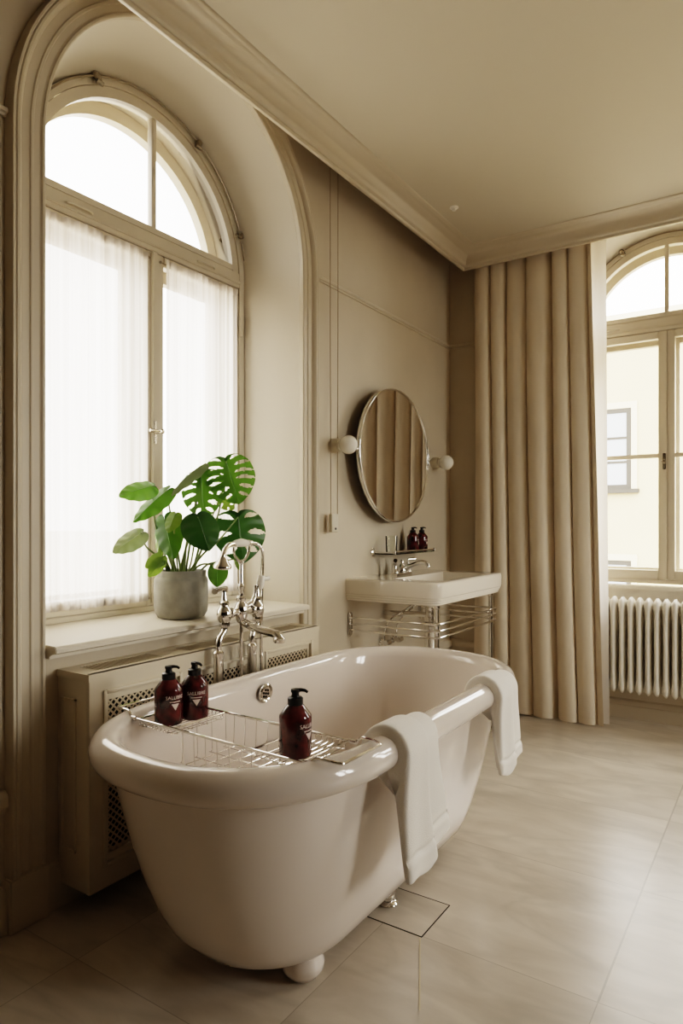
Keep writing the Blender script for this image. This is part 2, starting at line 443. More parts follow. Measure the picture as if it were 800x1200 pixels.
# ================================================================ WINDOWS
def arch_band(bm, M3, c, r_out, r_in, zs, zb, n0, n1, arc_only=False, nseg=40):
    A = arch_pts(c, r_out, zs, None if arc_only else zb, nseg); D = arch_pts(c, r_in, zs, None if arc_only else zb, nseg)
    L = []
    for (uo, zo), (ui, zi) in zip(A, D):
        L.append([M3(uo, n0, zo), M3(ui, n0, zi), M3(ui, n1, zi), M3(uo, n1, zo)])
    loft(bm, L, cap0=True, cap1=True)
def ubox(bm, M3, u0, u1, z0, z1, n0, n1, bev=.003):
    b2 = B(); box(b2, 0, 1, 0, 1, 0, 1)
    for v in b2.verts:
        v.co = M3(u0 + (u1 - u0) * v.co.x, n0 + (n1 - n0) * v.co.y, z0 + (z1 - z0) * v.co.z)
    if bev: bmesh.ops.bevel(b2, geom=b2.edges[:], offset=bev, segments=2, affect='EDGES')
    me = bpy.data.meshes.new('tmp'); b2.to_mesh(me); b2.free(); bm.from_mesh(me); bpy.data.meshes.remove(me)
def rect_frame(bm, M3, u0, u1, z0, z1, w, n0, n1, bot=None):
    wb = bot or w
    ubox(bm, M3, u0, u0 + w, z0, z1, n0, n1); ubox(bm, M3, u1 - w, u1, z0, z1, n0, n1)
    ubox(bm, M3, u0 + w, u1 - w, z1 - w, z1, n0, n1); ubox(bm, M3, u0 + w, u1 - w, z0, z0 + wb, n0, n1)
def pane(bm, M3, u0, u1, z0, z1, n):
    bm.faces.new([bm.verts.new(M3(u, n, z)) for u, z in ((u0, z0), (u1, z0), (u1, z1), (u0, z1))])
def fan_pane(bm, M3, c, r, zs, zb, n):
    P = [(u, max(z, zb)) for u, z in arch_pts(c, r, zs, None)]
    if zs > zb + .002: P = [(c - r, zb)] + P + [(c + r, zb)]
    bm.faces.new([bm.verts.new(M3(u, n, z)) for u, z in P])

def window(name, label, M3, c, r, zs, n0, zsill, zb, ztr, zbar, gap, extras=True):
    """n0: depth of the frame face behind the wall face. ztr=(bottom, top) of the transom."""
    W = empty(name, tuple(M3(c, 0, zb)), kind='structure'); W['label'] = label
    t0, t1 = ztr
    # fixed frame
    bm = B(); arch_band(bm, M3, c, r + .002, r - .026, zs, zb, n0, n0 + .17)
    ubox(bm, M3, c - r + .02, c + r - .02, t0, t1, n0 + .002, n0 + .17)
    ubox(bm, M3, c - r + .02, c + r - .02, zb, zb + .022, n0 + .004, n0 + .17)
    ubox(bm, M3, c - r + .02, c + r - .02, t0 + .018, t0 + .030, n0 - .008, n0 + .01)   # drip bead
    mk('window_frame', bm, M_sash, W)
    # fanlight
    f = B(); ri = r - .028
    arch_band(f, M3, c, ri, ri - .036, zs, t1 + .002, n0 + .006, n0 + .045)
    ubox(f, M3, c - ri + .03, c + ri - .03, t1 + .002, t1 + .030, n0 + .006, n0 + .045)
    ubox(f, M3, c - .011 + gap, c + .011 + gap, t1 + .03, zs + math.sqrt((ri - .03) ** 2), n0 + .010, n0 + .040)
    fan = mk('fanlight', f, M_sash, W)
    g = B(); fan_pane(g, M3, c, ri - .03, zs, t1 + .02, n0 + .026); mk('pane', g, M_glass, fan, smooth=False)
    # outer fanlight
    f = B(); arch_band(f, M3, c, ri, ri - .052, zs, t1 + .002, n0 + .125, n0 + .165)
    ubox(f, M3, c - ri + .04, c + ri - .04, t1 + .002, t1 + .034, n0 + .125, n0 + .165)
    mk('outer_fanlight', f, M_frame_ext, W)
    # sashes
    m = c + gap; wd = .040
    for s, (u0, u1) in ((-1, (c - r + .027, m - .002)), (1, (m + .002, c + r - .027))):
        f = B(); rect_frame(f, M3, u0, u1, zb + .023, t0 - .002, wd, n0 + .006, n0 + .046, bot=.052)
        if zbar: ubox(f, M3, u0 + wd - .005, u1 - wd + .005, zbar - .011, zbar + .011, n0 + .012, n0 + .042)
        sash = mk('sash', f, M_sash, W)
        g = B(); pane(g, M3, u0 + wd - .004, u1 - wd + .004, zb + .06, t0 - wd, n0 + .028); mk('pane', g, M_glass, sash, smooth=False)
        f = B(); rect_frame(f, M3, u0, u1, zb + .023, t0 - .002, .05, n0 + .125, n0 + .165, bot=.06)
        mk('outer_sash', f, M_frame_ext, W)
    # cover strip at the meeting stiles
    f = B(); ubox(f, M3, m - .022, m + .004, zb + .03, t0 - .004, n0 - .006, n0 + .008); mk('cover_strip', f, M_sash, W)
    # handle
    zh = 1.455
    f = B(); ubox(f, M3, m - .017, m - .002, zh - .045, zh + .045, n0 - .009, n0 - .005, .002)
    hp = mk('handle_plate', f, M_nickel, W)
    f = B(); lathe(f, [(0, 0), (.008, 0), (.006, .012), (.006, .03), (.010, .034), (.010, .040), (0, .044)], M3(m - .010, n0 - .008, zh), M3(0, -1, 0) - M3(0, 0, 0), 14)
    if name == 'window_1': tube(f, [M3(m - .010, n0 - .036, zh), M3(m - .028, n0 - .040, zh), M3(m - .050, n0 - .042, zh - .002), M3(m - .066, n0 - .042, zh - .001)], [.0055, .005, .0075, .006], 10)
    mk('handle', f, M_nickel, W)
    # hinges and stay hooks
    for s in (-1, 1):
        for z in (zb + .30, 1.98):
            f = B(); tube(f, [M3(c + s * (r - .024), n0 - .006, z - .04), M3(c + s * (r - .024), n0 - .006, z + .04)], .008, 10)
            for zz in (z - .042, z + .042): lathe(f, [(0, -.004), (.006, -.003), (.006, .003), (0, .004)], M3(c + s * (r - .024), n0 - .006, zz), (0, 0, 1), 10)
            mk('hinge', f, M_sash, W)
        f = B(); us = c + s * .30
        tube(f, spline([M3(us - .05, n0 - .004, t0 + .036), M3(us - .03, n0 - .012, t0 + .038), M3(us + .03, n0 - .012, t0 + .038), M3(us + .05, n0 - .004, t0 + .036)], 4), .004, 8)
        mk('fanlight_catch', f, M_sash, W)
    # curved cord rail in the arch, with its brackets
    f = B(); rr = r - .004
    tube(f, [M3(c + rr * math.cos(a), n0 - .012, zs + rr * math.sin(a)) for a in [PI - .15 - (PI - .3) * i / 40 for i in range(41)]], .0035, 8)
    mk('curved_rail', f, M_brass, W)
    for a in (math.radians(117), math.radians(62), math.radians(20)):
        f = B(); p = M3(c + rr * math.cos(a), n0 - .012, zs + rr * math.sin(a))
        q = M3(c + (rr - .022) * math.cos(a), n0 - .022, zs + (rr - .022) * math.sin(a))
        e = M3(c + (r + .006) * math.cos(a), n0 - .020, zs + (r + .006) * math.sin(a))
        tube(f, [e, p, q], [.010, .015, .009], 10)
        tube(f, [q - Vector((0, 0, .004)) + (M3(.012, 0, 0) - M3(0, 0, 0)), q - (M3(.014, 0, 0) - M3(0, 0, 0)) - Vector((0, 0, .002))], .008, 8)
        tube(f, [p + (M3(.014, 0, 0) - M3(0, 0, 0)), p - (M3(.014, 0, 0) - M3(0, 0, 0))], .006, 8)
        mk('rail_bracket', f, M_brass, W)
    return W
W1 = window('window_1', 'tall arched double window with fanlight left of the bathtub', ML, C1, .537, 2.195, .26, .757, .768, (2.150, 2.216), None, .038)
W2 = window('window_2', 'tall arched double window behind the white radiator', MB, C2, .52, 2.21, .225, .755, .768, (2.19, 2.262), 1.49, -.004)
W3 = window('added_window_3', 'added unseen arched window of the end wall, for light from the right', MB, C3, .52, 2.21, .225, .755, .768, (2.19, 2.262), 1.49, -.004)  # added out of view to light the room from the right

W4 = window('added_window_4', 'added unseen arched window of the right wall, for soft side light', MR, C5, .52, 2.21, .225, .755, .768, (2.19, 2.262), 1.49, 0)  # added out of view for soft light from the right

# sills
bm = B(); us = [C1 - .6, C1 + .6]
secs = []
for u in us:
    secs.append([ML(u, n, z) for n, z in ((-.046, .735), (-.062, .739), (-.062, .751), (-.056, .757), (.27, .770), (.27, .72), (-.03, .72), (-.03, .730))])
loft(bm, secs, cap0=True, cap1=True)
bmesh.ops.bevel(bm, geom=[e for e in bm.edges], offset=.002, segments=2, affect='EDGES')
mk('window_sill', bm, M_reveal, W1)
for WN, c in ((W2, C2), (W3, C3)):
    bm = B(); ubox(bm, MB, c - .585, c + .585, .735, .758, .165, .235, .004)
    ubox(bm, MB, c - .585, c + .585, .722, .735, .178, .235, .003)
    mk('window_sill', bm, M_reveal, WN)

# casing of the left window: moulded architrave following the arch
def casing_profile():
    return [(0, -.02), (0, .020), (.004, .024), (.010, .024), (.013, .020), (.017, .018), (.034, .018), (.037, .022), (.044, .022), (.047, .018), (.052, .017), (.070, .017),
            (.073, .024), (.078, .030), (.084, .034), (.090, .034), (.093, .030), (.097, .033), (.102, .033), (.105, .026), (.107, 0)]
bm = B(); loops = []
def casing_path(zb):
    P = [(C1, zb, -1, 0), (C1, .8, -1, 0), (C1, 1.6, -1, 0)]
    for i in range(49):
        a = PI - PI * i / 48
        P.append((C1, ZS1, math.cos(a), math.sin(a)))
    return P + [(C1, 1.6, 1, 0), (C1, .8, 1, 0), (C1, zb, 1, 0)]
for cu, cz, du, dz in casing_path(.14):
    loops.append([ML(cu + du * (R1 + d), -h, cz + dz * (R1 + d)) for d, h in casing_profile()])
loft(bm, loops, close_loop=False)
casing = mk('casing', bm, M_trim, W1, angle=25)
for s in (-1, 1):
    bm = B(); u0, u1 = sorted((C1 + s * (R1 - .002), C1 + s * (R1 + .112)))
    ubox(bm, ML, u0, u1, 0, .145, 0, -.036, .003); mk('plinth_block', bm, M_trim, W1)

# ================================================================ SHEER CURTAINS (left window)
def sheer(name, u0, u1, z0, z1, n, label, seed):
    rg = random.Random(seed); root = empty(name, tuple(ML((u0 + u1) / 2, n, z0)), label, 'curtain', 'sheers on the left window')
    ph = [rg.uniform(0, 6.28) for _ in range(8)]
    def d(u, z):
        t = (u - u0)
        w = .0030 * math.sin(2 * PI * t / .036 + ph[0] + .9 * math.sin(t * 11 + ph[1])) + .0022 * math.sin(2 * PI * t / .057 + ph[2]) + .0014 * math.sin(2 * PI * t / .021 + ph[3])
        w += .004 * math.sin(2 * PI * t / .19 + ph[4] + z * .35)
        pull = 1 + .5 * (abs(z - (z0 + z1) / 2) / (z1 - z0))
        return w * pull
    bm = B(); NU, NZ = 150, 24; V = []
    for j in range(NZ + 1):
        z = z0 + (z1 - z0) * j / NZ
        V.append([bm.verts.new(ML(u0 + (u1 - u0) * i / NU, n + d(u0 + (u1 - u0) * i / NU, z), z)) for i in range(NU + 1)])
    for j in range(NZ):
        for i in range(NU): bm.faces.new((V[j][i], V[j][i + 1], V[j + 1][i + 1], V[j + 1][i]))
    cl = mk('cloth', bm, M_sheer, root, angle=180, recalc=False)
    for nm, za, zb_ in (('bottom_hem', z0, z0 + .032), ('top_hem', z1 - .030, z1)):
        bm = B(); V = []
        for j in range(3):
            z = za + (zb_ - za) * j / 2
            V.append([bm.verts.new(ML(u0 + (u1 - u0) * i / NU, n - .0035 + d(u0 + (u1 - u0) * i / NU, z) * 1.15, z)) for i in range(NU + 1)])
        for j in range(2):
            for i in range(NU): bm.faces.new((V[j][i], V[j][i + 1], V[j + 1][i + 1], V[j + 1][i]))
        mk(nm, bm, M_sheer, root, angle=180, recalc=False)
    for z in (z0 + .010, z1 - .012):
        bm = B(); tube(bm, [ML(u0 - .012, n + .014, z), ML(u1 + .012, n + .014, z)], .0032, 8)
        for u in (u0 - .012, u1 + .012):
            lathe(bm, [(0, -.006), (.006, -.004), (.006, .004), (0, .006)], ML(u, n + .014, z), (1, 0, 0), 10)
            tube(bm, [ML(u, n + .010, z), ML(u, n + .018, z)], .004, 8)
        mk('curtain_rod', bm, M_brass, root)
    return root
sheer('sheer_curtain', 1.236, 1.712, .812, 2.132, .252, 'white sheer curtain on the left sash, behind the plant pot', 3)
sheer('sheer_curtain', 1.795, 2.205, .812, 2.132, .252, 'white sheer curtain on the right sash, beside the bare reveal', 5)

# ================================================================ RADIATOR COVER under the left window
rc = empty('radiator_cover', (WX + .08, 1.71, 0), 'cream panelled radiator cover with pierced grilles under the window sill', 'radiator cover')
CX0, CX1, CY0, CY1, CZ0, CZ1 = WX + .002, -1.612, 1.165, 2.262, .068, .682
bm = B()
# carcass: two sides, back strip, sheets painted as dark interior
box(bm, CX0, CX1 - .012, CY0, CY0 + .018, CZ0, CZ1 - .02, .002); mk('side_panel', bm, M_cover, rc)
bm = B(); box(bm, CX0, CX1 - .012, CY1 - .018, CY1, CZ0, CZ1 - .02, .002); mk('side_panel', bm, M_cover, rc)
# pilaster framing on the near side
bm = B(); box(bm, CX0 + .022, CX0 + .088, CY0 - .005, CY0 + .002, .60, .606); box(bm, CX0 + .022, CX0 + .088, CY0 - .005, CY0 + .002, .172, .178)
box(bm, CX0 + .022, CX0 + .028, CY0 - .005, CY0 + .002, .172, .606); box(bm, CX0 + .082, CX0 + .088, CY0 - .005, CY0 + .002, .172, .606)
mk('side_moulding', bm, M_cover, rc)
# front with three panel openings
NP = 3; pw = (CY1 - CY0 - .034) / NP
openings = []
st = .050
for k in range(NP):
    a = CY0 + .017 + pw * k; openings.append((a + .028, a + pw - .028))
bm = B(); MX = lambda y0, y1, z0, z1: box(bm, CX1 - .014, CX1, y0, y1, z0, z1)
zo0, zo1 = .125, .630
edges = [CY0] + [v for o in openings for v in o] + [CY1]
for i in range(0, len(edges), 2): MX(edges[i], edges[i + 1], CZ0, CZ1)
for a, b in openings: MX(a, b, CZ0, zo0); MX(a, b, zo1, CZ1)
mk('front_frame', bm, M_cover, rc, smooth=False)
for a, b in openings:
    # moulding round the opening
    bm = B(); w = .012
    for (y0, y1, z0, z1) in ((a, a + w, zo0, zo1), (b - w, b, zo0, zo1), (a + w, b - w, zo0, zo0 + w), (a + w, b - w, zo1 - w, zo1)):
        box(bm, CX1 - .012, CX1 + .005, y0, y1, z0, z1, .003)
    mk('panel_moulding', bm, M_cover, rc)
    ga, gb, g0, g1 = a + .024, b - .024, .158, .598
    bm = B(); 
    for (y0, y1, z0, z1) in ((a + w, ga, zo0 + w, zo1 - w), (gb, b - w, zo0 + w, zo1 - w), (ga, gb, zo0 + w, g0), (ga, gb, g1, zo1 - w)):
        box(bm, CX1 - .016, CX1 - .008, y0, y1, z0, z1)
    pn = mk('panel', bm, M_cover, rc, smooth=False)
    bm = B(); bm.faces.new([bm.verts.new((CX1 - .011, y, z)) for y, z in ((ga, g0), (gb, g0), (gb, g1), (ga, g1))])
    mk('grille', bm, M_lattice, pn, smooth=False, label='pierced diamond lattice')
    bm = B(); box(bm, CX1 - .055, CX1 - .050, ga - .01, gb + .01, g0 - .01, g1 + .01); mk('shade_backing', bm, M_dark, pn, smooth=False)  # near-black sheet stands in for the shade behind the grille
# top with three slotted vents
bm = B(); zt0 = CZ1 - .02
vents = [(CY0 + .05, CY0 + .30), (CY0 + .41, CY0 + .68), (CY0 + .79, CY1 - .05)]
vx0, vx1 = CX0 + .028, CX1 - .034
ys = [CY0 - .003] + [v for o in vents for v in o] + [CY1 + .003]
box(bm, CX0, vx0, ys[0], ys[-1], zt0, CZ1); box(bm, vx1, CX1 + .002, ys[0], ys[-1], zt0, CZ1)
for i in range(0, len(ys), 2): box(bm, vx0, vx1, ys[i], ys[i + 1], zt0, CZ1)
mk('top', bm, M_cover, rc, smooth=False)
for a, b in vents:
    bm = B(); k = a + .004
    while k < b - .003:
        box(bm, vx0, vx1, k, k + .004, CZ1 - .008, CZ1 - .0005); k += .0105
    mk('vent_slats', bm, M_cover, rc, smooth=False)
bm = B(); box(bm, CX0 + .01, CX1 - .02, CY0 + .03, CY1 - .03, CZ1 - .04, CZ1 - .030); mk('inner_shade_sheet', bm, M_dark, rc, smooth=False)  # near-black sheet paints the shade below the vent slots

# ================================================================ BATHTUB
TX, TY = -1.14, 1.715
tub = empty('bathtub', (TX, TY, 0), 'white freestanding roll-top bathtub on rounded feet below the arched window', 'bathtub')
def plan(hw, hl, n=96, e=2.3, cap=1.12):
    """outline: straight sides with superelliptic ends"""
    pts = []
    capl = min(hl, hw * cap)
    st = hl - capl
    for i in range(n):
        a = 2 * PI * i / n
        x = math.copysign(abs(math.cos(a)) ** (2 / e), math.cos(a)) * hw
        y = math.copysign(abs(math.sin(a)) ** (2 / e), math.sin(a)) * capl
        pts.append((x, y + math.copysign(st, math.sin(a)) if abs(math.sin(a)) > 1e-9 else y))
    return pts
def ring(hw, hl, z, **k): return [Vector((TX + x, TY + y, z)) for x, y in plan(hw, hl, **k)]
bm = B()
outer = [(.02,.10,.035),(.13,.38,.035),(.180,.475,.040),(.210,.532,.054),(.232,.574,.080),(.247,.604,.115),(.262,.634,.17),(.280,.668,.25),(.297,.697,.34),(.313,.724,.44),(.321,.738,.50),(.326,.744,.535)]
loops = [ring(*o) for o in outer]
rr = .040; rw, rl, rz = .350, .752, .562
for i in range(15):
    a = math.radians(-138 + i * 22)   # round the roll, from under the outside over the top to inside
    loops.append(ring(rw + rr * math.cos(a), rl + rr * math.sin(PI / 2) * math.cos(a), rz + rr * math.sin(a)))
inner = [(.310, .708, .545), (.300, .692, .49), (.288, .665, .40), (.274, .632, .32), (.256, .596, .25), (.232, .55, .19), (.196, .49, .155), (.14, .40, .140), (.06, .22, .134), (.01, .05, .132)]
loops += [ring(*o) for o in inner]
loft(bm, loops, cap0=True, cap1=True)
mk('tub_body', bm, M_enamel, tub, angle=70)
for sx in (-1, 1):
    for sy in (-1, 1):
        bm = B(); lathe(bm, [(0, 0), (.026, 0), (.042, .007), (.052, .022), (.054, .038), (.046, .060), (0, .09)], (TX + sx * (.155 if sy < 0 else .09), TY + sy * (.400 if sy < 0 else .36), 0), seg=28)
        mk('foot', bm, M_enamel, tub)
# overflow grille on the inside of the window side
ov = Vector((TX - .3005, TY, .541)); axn = Vector((1, 0, -.16)).normalized()
bm = B(); lathe(bm, [(0, -.004), (.030, -.004), (.033, 0), (.033, .004), (.029, .008), (.024, .006), (.022, .004), (.0, .004)], ov, axn, 32)
og = mk('overflow_grille', bm, M_chrome, tub)
bm = B(); a1 = axn.orthogonal().normalized(); a2 = axn.cross(a1)
for k in range(7):
    o = Vector((0, 0, 0)) if k == 6 else (a1 * math.cos(k * PI / 3) + a2 * math.sin(k * PI / 3)) * .0125
    lathe(bm, [(0, .0055), (.0042, .0055), (.0042, .003)], ov + o, axn, 12)
mk('hole', bm, M_black, og)
# waste pipe to the floor
bm = B(); wp = Vector((-.965, 1.70, 0))
lathe(bm, [(0, .0), (.030, .0), (.031, .004), (.027, .010), (.020, .014), (.020, .020), (.024, .024), (.024, .032), (.016, .036), (.016, .10)], wp, seg=24)
mk('waste_pipe', bm, M_chrome, tub, label='chrome floor fitting below the tub')

# ================================================================ TOWELS on the rim
def towel(name, y0, y1, label, drop_a, drop_b, fold, inside, seed, wob=.0030, flare=.075):
    """two folded layers draped over the right rim"""
    rg = random.Random(seed)
    root = empty(name, (TX + rw, (y0 + y1) / 2, rz + rr), label, 'towel', 'white towels over the bathtub rim')
    def layer(bm, ya, yb, drop, off, th, ph):
        path = []
        q = rr + off
        zi = rz - inside
        path.append((TX + rw - q + .004, zi)); path.append((TX + rw - q + .001, (zi + rz) / 2))
        for i in range(13):
            a = PI - PI * i / 12
            path.append((TX + rw + q * math.cos(a), rz + q * math.sin(a)))
        nd = 30
        for i in range(1, nd + 1):
            z = rz - (rz - drop) * i / nd
            path.append((TX + rw + q - .004 * math.sin(i / nd * PI) , z))
        n = len(path); NU = 18
        outer_, inner_ = [], []
        for j in range(NU + 1):
            t = j / NU; rowo, rowi = [], []
            edge = math.sqrt(max(0, 1 - (2 * t - 1) ** 12))
            for i, (x, z) in enumerate(path):
                s = i / (n - 1)
                hang = max(0, (i - 14) / (n - 15))
                y = ya + (yb - ya) * t + hang * flare * t * (yb - y0) / (y1 - y0) + .004 * math.sin(s * 9 + ph)
                # normal direction in the x/z plane
                a, b = path[max(0, i - 1)], path[min(n - 1, i + 1)]
                tx, tz = b[0] - a[0], b[1] - a[1]; L = math.hypot(tx, tz) or 1
                nx, nz = -tz / L, tx / L
                if True: nx, nz = -nx, -nz
                # outward = away from the rim axis
                if (x - TX - rw) * nx + (z - rz) * nz < 0 and i < 15: nx, nz = -nx, -nz
                if i >= 15: nx, nz = 1, 0
                w = wob * math.sin(t * 7.5 + ph + s * 2.2) * (0.25 + hang) 
                hem = -.0060 if (hang > .80 and hang < .835) else 0
                bulge = .003 if hang >= .84 else 0
                k = th * (0.25 + .75 * edge) + w * .6 + hem + bulge
                sag = -.012 * math.sin(t * PI) * (hang > .99) + .004 * math.sin(t * 9 + ph) * hang
                rowo.append(Vector((x + nx * k, y, z + nz * k + sag)))
                rowi.append(Vector((x + nx * .0005 + nx * max(0, w * .6) , y, z + nz * .0005 + sag)))
            outer_.append(rowo); inner_.append(rowi)
        L = [rowo + rowi[::-1] for rowo, rowi in zip(outer_, inner_)]
        loft(bm, L, cap0=True, cap1=True)
    bm = B(); layer(bm, y0 + fold * .25, y1, drop_b, .001, .013, rg.uniform(0, 6))
    layer(bm, y0, y0 + (y1 - y0) * .58, drop_a, .012, .014, rg.uniform(0, 6))
    o = mk('cloth', bm, M_towel, root, angle=75)
    sub = o.modifiers.new('subdivision', 'SUBSURF'); sub.levels = 1; sub.render_levels = 2
    return root
towel('bath_towel', 1.370, 1.572, 'white folded towel over the tub rim, nearest the bottle rack', .268, .300, .06, .03, 1)
towel('bath_towel', 1.985, 2.185, 'white folded towel over the tub rim, at the far end by the basin', .325, .338, .05, .02, 4, flare=.05)

# ================================================================ BATH CADDY
cad = empty('bath_caddy', (-1.14, 1.25, .6), 'chrome wire bath rack lying across the bathtub rim', 'bath rack')
KR = math.radians(-2.0); KO = Vector((-1.14, 1.247, 0))
def kp(x, y, z):   # caddy frame -> world
    return Vector((KO.x + x * math.cos(KR) - y * math.sin(KR), KO.y + x * math.sin(KR) + y * math.cos(KR), z))
zr = .592; ya, yb = -.092, .088; xa, xb = -.278, .290
for y in (ya, yb):
    bm = B(); tube(bm, [kp(xa, y, zr), kp(xb, y, zr)], .0036, 10)
    mk('rail', bm, M_chrome, cad)
def hook(s):
    bm = B(); x = xa if s < 0 else xb; o = s * .085
    pts = [kp(x - s * .004, ya, zr), kp(x + s * .014, ya, zr + .003), kp(x + s * .030, ya + .004, .6065), kp(x + s * .062, ya + .006, .6078), kp(x + o, ya + .014, .6055), kp(x + o + s * .004, ya + .03, .605),
           kp(x + o + s * .004, yb - .03, .605), kp(x + o, yb - .014, .6055), kp(x + s * .062, yb - .006, .6078), kp(x + s * .030, yb - .004, .6065), kp(x + s * .014, yb, zr + .003), kp(x - s * .004, yb, zr)]
    tube(bm, spline(pts, 5), .0034, 8); mk('rim_hook', bm, M_chrome, cad)
    for y in (ya, yb):
        bm = B(); lathe(bm, [(0, -.008), (.0065, -.008), (.0065, .008), (0, .008)], kp(x + s * .004, y, zr), kp(1, 0, 0) - kp(0, 0, 0), 12)
        mk('collar', bm, M_chrome, cad)
hook(-1); hook(1)
def tray(x0, x1, depth, nlong, ncross, name, close_rim=True):
    bm = B(); zb_ = zr - depth
    if close_rim:
        for x in (x0, x1): tube(bm, [kp(x, ya, zr), kp(x, yb, zr)], .0030, 8)
    for i in range(nlong):
        x = x0 + (x1 - x0) * (i + .5) / nlong
        tube(bm, spline([kp(x, ya, zr), kp(x, ya + .004, zb_ + .006), kp(x, ya + .012, zb_), kp(x, yb - .012, zb_), kp(x, yb - .004, zb_ + .006), kp(x, yb, zr)], 3), .0011, 6)
    for i in range(ncross):
        y = ya + .014 + (yb - ya - .028) * i / (ncross - 1)
        tube(bm, spline([kp(x0, y, zr), kp(x0 + .003, y, zb_ + .006), kp(x0 + .010, y, zb_ - .0022), kp(x1 - .010, y, zb_ - .0022), kp(x1 - .003, y, zb_ + .006), kp(x1, y, zr)], 3), .0011, 6)
    mk(name, bm, M_chrome, cad)
tray(xa + .012, xa + .150, .016, 10, 4, 'wire_tray'); tray(xb - .150, xb - .012, .016, 8, 3, 'wire_tray')
tray(xa + .165, xb - .165, .085, 6, 4, 'deep_wire_basket', False)

# ================================================================ SOAP BOTTLES
def text_mesh(body, size):
    cu = bpy.data.curves.new('lettering', 'FONT'); cu.body = body; cu.size = size; cu.align_x = 'CENTER'; cu.resolution_u = 2
    o = bpy.data.objects.new('lettering', cu); C.objects.link(o)
    bpy.context.view_layer.update()
    dg = bpy.context.evaluated_depsgraph_get(); me = bpy.data.meshes.new_from_object(o.evaluated_get(dg))
    bpy.data.objects.remove(o); return me
def bottle(loc, label, group, face, k=1.0, pump_a=None):
    root = empty('soap_bottle', loc, label, 'bottle', group); o = Vector(loc); r = .0372 * k
    bm = B(); lathe(bm, [(0, .003 * k), (r * .8, .002 * k), (r * .93, 0), (r, .005 * k), (r, .0885 * k), (r * .985, .0915 * k), (r * .54, .1130 * k), (r * .46, .1155 * k), (r * .44, .119 * k), (0, .119 * k)], o, seg=40)
    mk('bottle_body', bm, M_bottle, root, angle=30)
    bm = B(); lathe(bm, [(0, .1135 * k), (.0172 * k, .1135 * k), (.0178 * k, .115 * k), (.0178 * k, .1290 * k), (.0150 * k, .1315 * k), (.0095 * k, .1325 * k), (.0085 * k, .138 * k), (.0085 * k, .1435 * k), (0, .144 * k)], o, seg=28)
    pump = mk('pump_collar', bm, M_black, root, angle=40)
    a = pump_a if pump_a is not None else face
    d = Vector((math.cos(a), math.sin(a), 0))
    bm = B(); lathe(bm, [(0, .142 * k), (.0098 * k, .142 * k), (.0105 * k, .144 * k), (.0100 * k, .1490 * k), (.004 * k, .1502 * k), (0, .1502 * k)], o, seg=24)
    z = Vector((0, 0, 1))
    tube(bm, [o + z * .1462 * k, o + z * .1475 * k + d * .014 * k, o + z * .1465 * k + d * .022 * k, o + z * .1425 * k + d * .0285 * k], [.0050 * k, .0042 * k, .0036 * k, .0030 * k], 10)
    mk('pump_head', bm, M_black, root, angle=50)
    # printed lettering wrapped on the glass
    bm = B()
    def wrap(x, zz): 
        t = face + x / r; return Vector((o.x + math.cos(t) * r * 1.006, o.y + math.sin(t) * r * 1.006, o.z + zz))
    me = text_mesh('SALLIBRE', .0128 * k); bm.from_mesh(me); bpy.data.meshes.remove(me)
    bmesh.ops.subdivide_edges(bm, edges=bm.edges[:], cuts=1)
    for v in bm.verts: v.co = wrap(v.co.x, .068 * k + v.co.y)
    def strip(x0, x1, z0, z1):
        for i in range(6):
            p, q = x0 + (x1 - x0) * i / 6, x0 + (x1 - x0) * (i + 1) / 6
            bm.faces.new([bm.verts.new(wrap(x, z_)) for x, z_ in ((p, z0), (q, z0), (q, z1), (p, z1))])
    strip(-.015 * k, .015 * k, .0600 * k, .0620 * k)
    for i in range(10):
        z0_, z1_ = (.056 - .017 * i / 10) * k, (.056 - .017 * (i + 1) / 10) * k; w0 = .0108 * k * (1 - (i + .5) / 10)
        strip(-w0, w0, z1_, z0_)
    mk('printed_label', bm, M_print, root, smooth=False, recalc=False, label='pale lettering over a small downward triangle')
    return root
def face_cam(x, y, deg=0): return math.atan2(-y, -x) + math.radians(deg)
GB = 'soap bottles on the bath rack'
zb_ = zr - .016 + .0022
b1 = (-1.358, 1.224, zb_); b2 = (-1.338, 1.2975, zb_); b3 = (-.927, 1.210, zb_)
bottle(b1, 'dark red pump bottle on the bath rack, leftmost and nearest the rim end', GB, face_cam(*b1[:2], 27), pump_a=face_cam(*b1[:2], 75))
bottle(b2, 'dark red pump bottle on the bath rack, behind the leftmost bottle and nearer the taps', GB, face_cam(*b2[:2], 8), pump_a=face_cam(*b2[:2], 40))
bottle(b3, 'dark red pump bottle standing alone at the right end of the bath rack', GB, face_cam(*b3[:2], 55), pump_a=face_cam(*b3[:2], 80))

